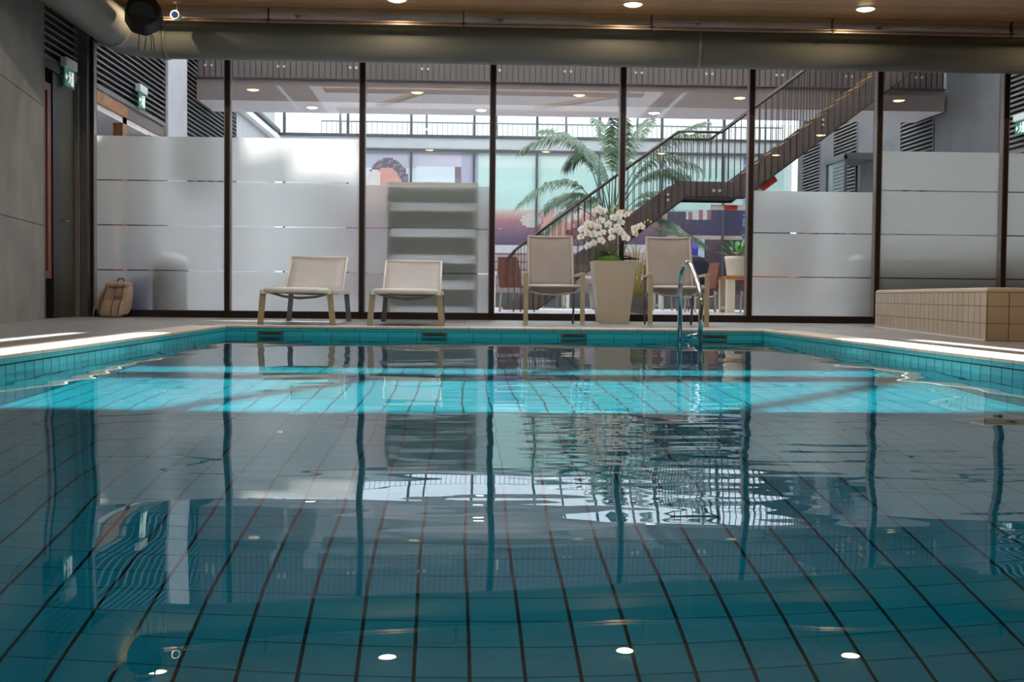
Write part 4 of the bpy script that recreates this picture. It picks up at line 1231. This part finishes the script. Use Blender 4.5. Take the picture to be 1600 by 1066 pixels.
# ================================================================ PLANTER AND ORCHID
t = thing('tall_planter', 'tall tapered cream planter between the two armchairs', 'planter', (1.665, 13.55, 0), 0)
h = .675
def sq(w, z): return [(-w, -w, z), (w, -w, z), (w, w, z), (-w, w, z)]
rings = [sq(.160, 0), sq(.163, .006), sq(.232, h - .012), sq(.238, h - .004), sq(.236, h), sq(.222, h), sq(.215, h - .05)]
vs = [v for r in rings for v in r]
fs = [(4 * i + k, 4 * i + (k + 1) % 4, 4 * i + 4 + (k + 1) % 4, 4 * i + 4 + k) for i in range(len(rings) - 1) for k in range(4)] + [(3, 2, 1, 0)]
o = MB().add(vs, fs).build('body', 'planter', t)
bv = o.modifiers.new('b', 'BEVEL'); bv.width = .012; bv.segments = 3; bv.limit_method = 'ANGLE'; bv.angle_limit = .6
MB().box(-.21, .21, -.21, .21, h - .06, h - .045).build('soil', 'soil', t)

orc = thing('orchid_plant', 'large white orchid with moss growing from the tall planter', 'plant', (1.665, 13.55, h))
mb = MB(); rr = random.Random(5)
for k in range(900):
    a = rr.uniform(0, 2 * pi); r_ = .16 * sqrt(rr.random()); x = -.05 + r_ * cos(a) * 1.0; y = -.03 + r_ * sin(a) * .8
    hz = .06 * (1 - (r_ / .16) ** 2) + .005
    d_ = Vector((rr.uniform(-.4, .4), rr.uniform(-.4, .4), 1)).normalized() * rr.uniform(.02, .04)
    p = Vector((x, y, hz)); sd = Vector((rr.uniform(-1, 1), rr.uniform(-1, 1), 0)).normalized() * .003
    mb.add([p - sd, p + sd, p + d_], [(0, 1, 2)])
o = mb.build('moss_blades', 'moss', orc); o['kind'] = 'stuff'
MB().lathe([(.165, -.04), (.155, .01), (.12, .045), (.06, .062), (0, .065)], cx=-.05, cy=-.03, seg=20).build('moss_cushion', 'moss', orc)
def fl_mesh():
    mb = MB()
    def petal(a, L_, w_, lift, mi=0):
        c, s = cos(a), sin(a)
        pr = []
        for q in range(5):
            u = q / 4; hw = w_ * sin(pi * (.12 + .80 * u)) ; r_ = L_ * u
            for e in (-1, 0, 1):
                x = r_ * c - e * hw * s; z = r_ * s + e * hw * c
                pr.append((x, -lift * sin(pi * u * .9) + (.004 if e else 0), z))
        mb.add(pr, [(3 * q + e, 3 * q + e + 1, 3 * q + e + 4, 3 * q + e + 3) for q in range(4) for e in (0, 1)], mi, True)
    petal(radians(8), .046, .027, .008); petal(radians(172), .046, .027, .008)
    petal(radians(90), .043, .018, .004); petal(radians(218), .042, .016, .003); petal(radians(322), .042, .016, .003)
    mb.tube([(0, 0, 0), (0, -.012, -.004), (0, -.018, -.016)], [.006, .007, .003], seg=6, mi=1)
    return mb
flm = fl_mesh().mesh('flower', ['petal', 'petal_lip'])
flp = fl_mesh().mesh('flower', ['petal_pink', 'petal_lip'])
bdm = blob(0, 0, 0, .012, .012, .016, 1.0, 8, 6).mesh('bud', 'bud')
pts = [(435, 140), (480, 165), (465, 280), (345, 345), (232, 395), (288, 450), (385, 455), (215, 490), (370, 575), (470, 540), (300, 610), (430, 360), (705, 180), (790, 205), (620, 245),
       (680, 235), (735, 300), (670, 360), (610, 410), (735, 440), (782, 500), (900, 440), (985, 350), (480, 440), (560, 330), (612, 495), (890, 385), (300, 330), (700, 400)]
FP = []
for i, (cx, cy) in enumerate(pts):
    ax, ay = 880 + cx / 8.2, 310 + cy / 8.2
    p = Vector(((ax - 719.5) * 13.5 / F, 13.5 + random.uniform(-.09, .05), .296 + (462 - ay) * 13.5 / F)) - Vector((1.665, 13.55, h))
    FP.append(p)
    o = obj('flower', flp if i in (12, 13, 21, 26, 3) else flm, orc, p, (random.uniform(-.35, .25), random.uniform(-.35, .35), random.uniform(-.7, .7)))
    o.scale = (random.uniform(1.0, 1.25),) * 3
for cx, cy in ((375, 85), (420, 60), (610, 150), (650, 110), (760, 150), (1070, 270), (1030, 300), (1110, 290), (240, 300)):
    ax, ay = 880 + cx / 8.2, 310 + cy / 8.2
    p = Vector(((ax - 719.5) * 13.5 / F, 13.5, .296 + (462 - ay) * 13.5 / F)) - Vector((1.665, 13.55, h))
    obj('bud', bdm, orc, p, (random.uniform(-.4, .4), random.uniform(-.4, .4), 0))
def W2(cx, cy): 
    ax, ay = 880 + cx / 8.2, 310 + cy / 8.2
    return Vector(((ax - 719.5) * 13.5 / F, 13.53, .296 + (462 - ay) * 13.5 / F)) - Vector((1.665, 13.55, h))
for chain in ([(480, 800), (470, 560), (440, 300), (430, 150), (375, 85)], [(490, 800), (450, 500), (400, 350), (300, 400), (230, 480)],
              [(520, 800), (540, 500), (580, 250), (680, 180), (780, 200)], [(600, 800), (640, 560), (690, 330), (740, 250), (760, 150)],
              [(640, 800), (700, 600), (800, 450), (920, 380), (1060, 270)], [(500, 800), (420, 620), (370, 480), (340, 360), (240, 300)]):
    P_ = [W2(*c) for c in chain]
    sm = []
    for i in range(len(P_) - 1):
        for u in (0, .33, .66):
            sm.append(P_[i].lerp(P_[i + 1], u))
    sm.append(P_[-1])
    MB().tube(sm, .0035, seg=6).build('flower_stem', 'stem_green', orc)
for x0 in ((480), (560), (640)):
    MB().tube([W2(x0, 800), W2(x0 + 5, 420)], .003, seg=5).build('support_stick', 'stem_green', orc)
for a, L_, up_ in ((radians(175), .22, .10), (radians(160), .16, .05), (radians(5), .28, .03), (radians(-12), .2, .05), (radians(20), .24, .02)):
    dv_ = Vector((cos(a), -.25, 0)).normalized(); sd = Vector((-dv_.y, dv_.x, 0)); pr = []
    for q in range(7):
        u = q / 6; c_ = Vector((0, -.05, .0)) + dv_ * L_ * u + Vector((0, 0, up_ * sin(pi * u * .75))); hw = .034 * sin(pi * (.1 + .88 * u))
        pr += [c_ - sd * hw + Vector((0, 0, .01)), c_, c_ + sd * hw + Vector((0, 0, .01))]
    MB().add(pr, [(3 * q + e, 3 * q + e + 1, 3 * q + e + 4, 3 * q + e + 3) for q in range(6) for e in (0, 1)], 0, True).build('leaf', 'orchid_leaf', orc)

# ================================================================ POOL HANDRAIL
t = thing('pool_handrail', 'polished steel handrail rising from the far edge of the water', 'handrail', (0, 0, 0))
P_ = [(1.935, 10.86, -1.1), (1.935, 10.86, .40)]
for k in range(1, 8):
    a = pi * .82 * k / 7
    P_.append((1.935 + .010 * k, 10.86 - .10 * (1 - cos(a)), .475 + .12 * sin(a) - (.0 if k < 5 else .0)))
P_ += [(2.02, 10.60, .47), (2.04, 10.48, .33), (2.045, 10.45, .22), (2.04, 10.45, .10), (2.03, 10.45, -1.1)]
MB().tube(P_, .0215, seg=16).build('tube', 'chrome', t)
MB().tube([(1.935, 10.84, -.075), (2.03, 10.47, -.03)], .021, seg=12).build('cross_tube', 'chrome', t)
for z in (-.35, -.62, -.9):
    MB().box(1.93, 2.04, 10.46, 10.85, z - .012, z + .012).build('tread', 'chrome', t)
MB().tube([(1.935, 10.86, .395), (1.935, 10.86, .40), (1.935, 10.86, .405)], .0235, seg=16).build('collar', 'grey_metal', t)

# ================================================================ BACKPACK
t = thing('backpack', 'beige canvas backpack leaning against the first frosted bay', 'bag', (-3.93, 14.10, 0), radians(-6))
mb = blob(0, 0, 0, .19, .105, .20, .52, 28, 18)
def lean(v):
    x, y, z = v
    z += .20
    x *= 1 - .22 * (z / .4)
    x += .075 * (z / .4)
    y += .05 * (z / .4)
    y += .006 * sin(40 * x) * sin(25 * z)
    return (x, y, z)
mb.v = [lean(v) for v in mb.v]
mb.build('body', 'bag_canvas', t)
mb = blob(0, 0, 0, .145, .05, .10, .5, 22, 12); mb.v = [lean((x + .02, y - .10, z - .10)) for x, y, z in mb.v]; mb.build('front_pocket', 'bag_canvas', t)
mb = blob(0, 0, 0, .17, .11, .035, .5, 22, 8); mb.v = [lean((x, y - .012, z + .165)) for x, y, z in mb.v]; mb.build('top_flap', 'bag_canvas', t)
for xs_ in (-.115, .03, .12):
    MB().tube([lean((xs_ * 1.0, -.118, .17)), lean((xs_, -.128, .08)), lean((xs_, -.13, .0)), lean((xs_, -.162, -.08)), lean((xs_, -.15, -.16))], .014, seg=6, flat=(.3, 1)).build('strap', 'bag_strap', t)
MB().tube([lean((-.10, -.09, .19)), lean((-.16, -.12, .05)), lean((-.20, -.11, -.10)), lean((-.19, -.08, -.19))], .022, seg=8, flat=(.5, 1)).build('shoulder_strap', 'bag_canvas', t)
MB().tube([lean((-.03, -.02, .20)), lean((-.02, -.03, .235)), lean((.05, -.03, .235)), lean((.06, -.02, .20))], .010, seg=8).build('top_handle', 'bag_strap', t)
MB().box(.0, .07, -.004, .004, 0, .055).build('badge', 'bag_badge', t, (.075, -.115, .235))
mb = blob(0, 0, 0, .17, .10, .035, .6, 22, 8); mb.v = [lean((x - .01, y - .01, z - .165)) for x, y, z in mb.v]; mb.build('base_panel', 'bag_dark', t)
MB().bar(lean((.03, -.155, -.12)), (.045, -.16, .0), .02, .006).build('strap_end', 'bag_strap', t)
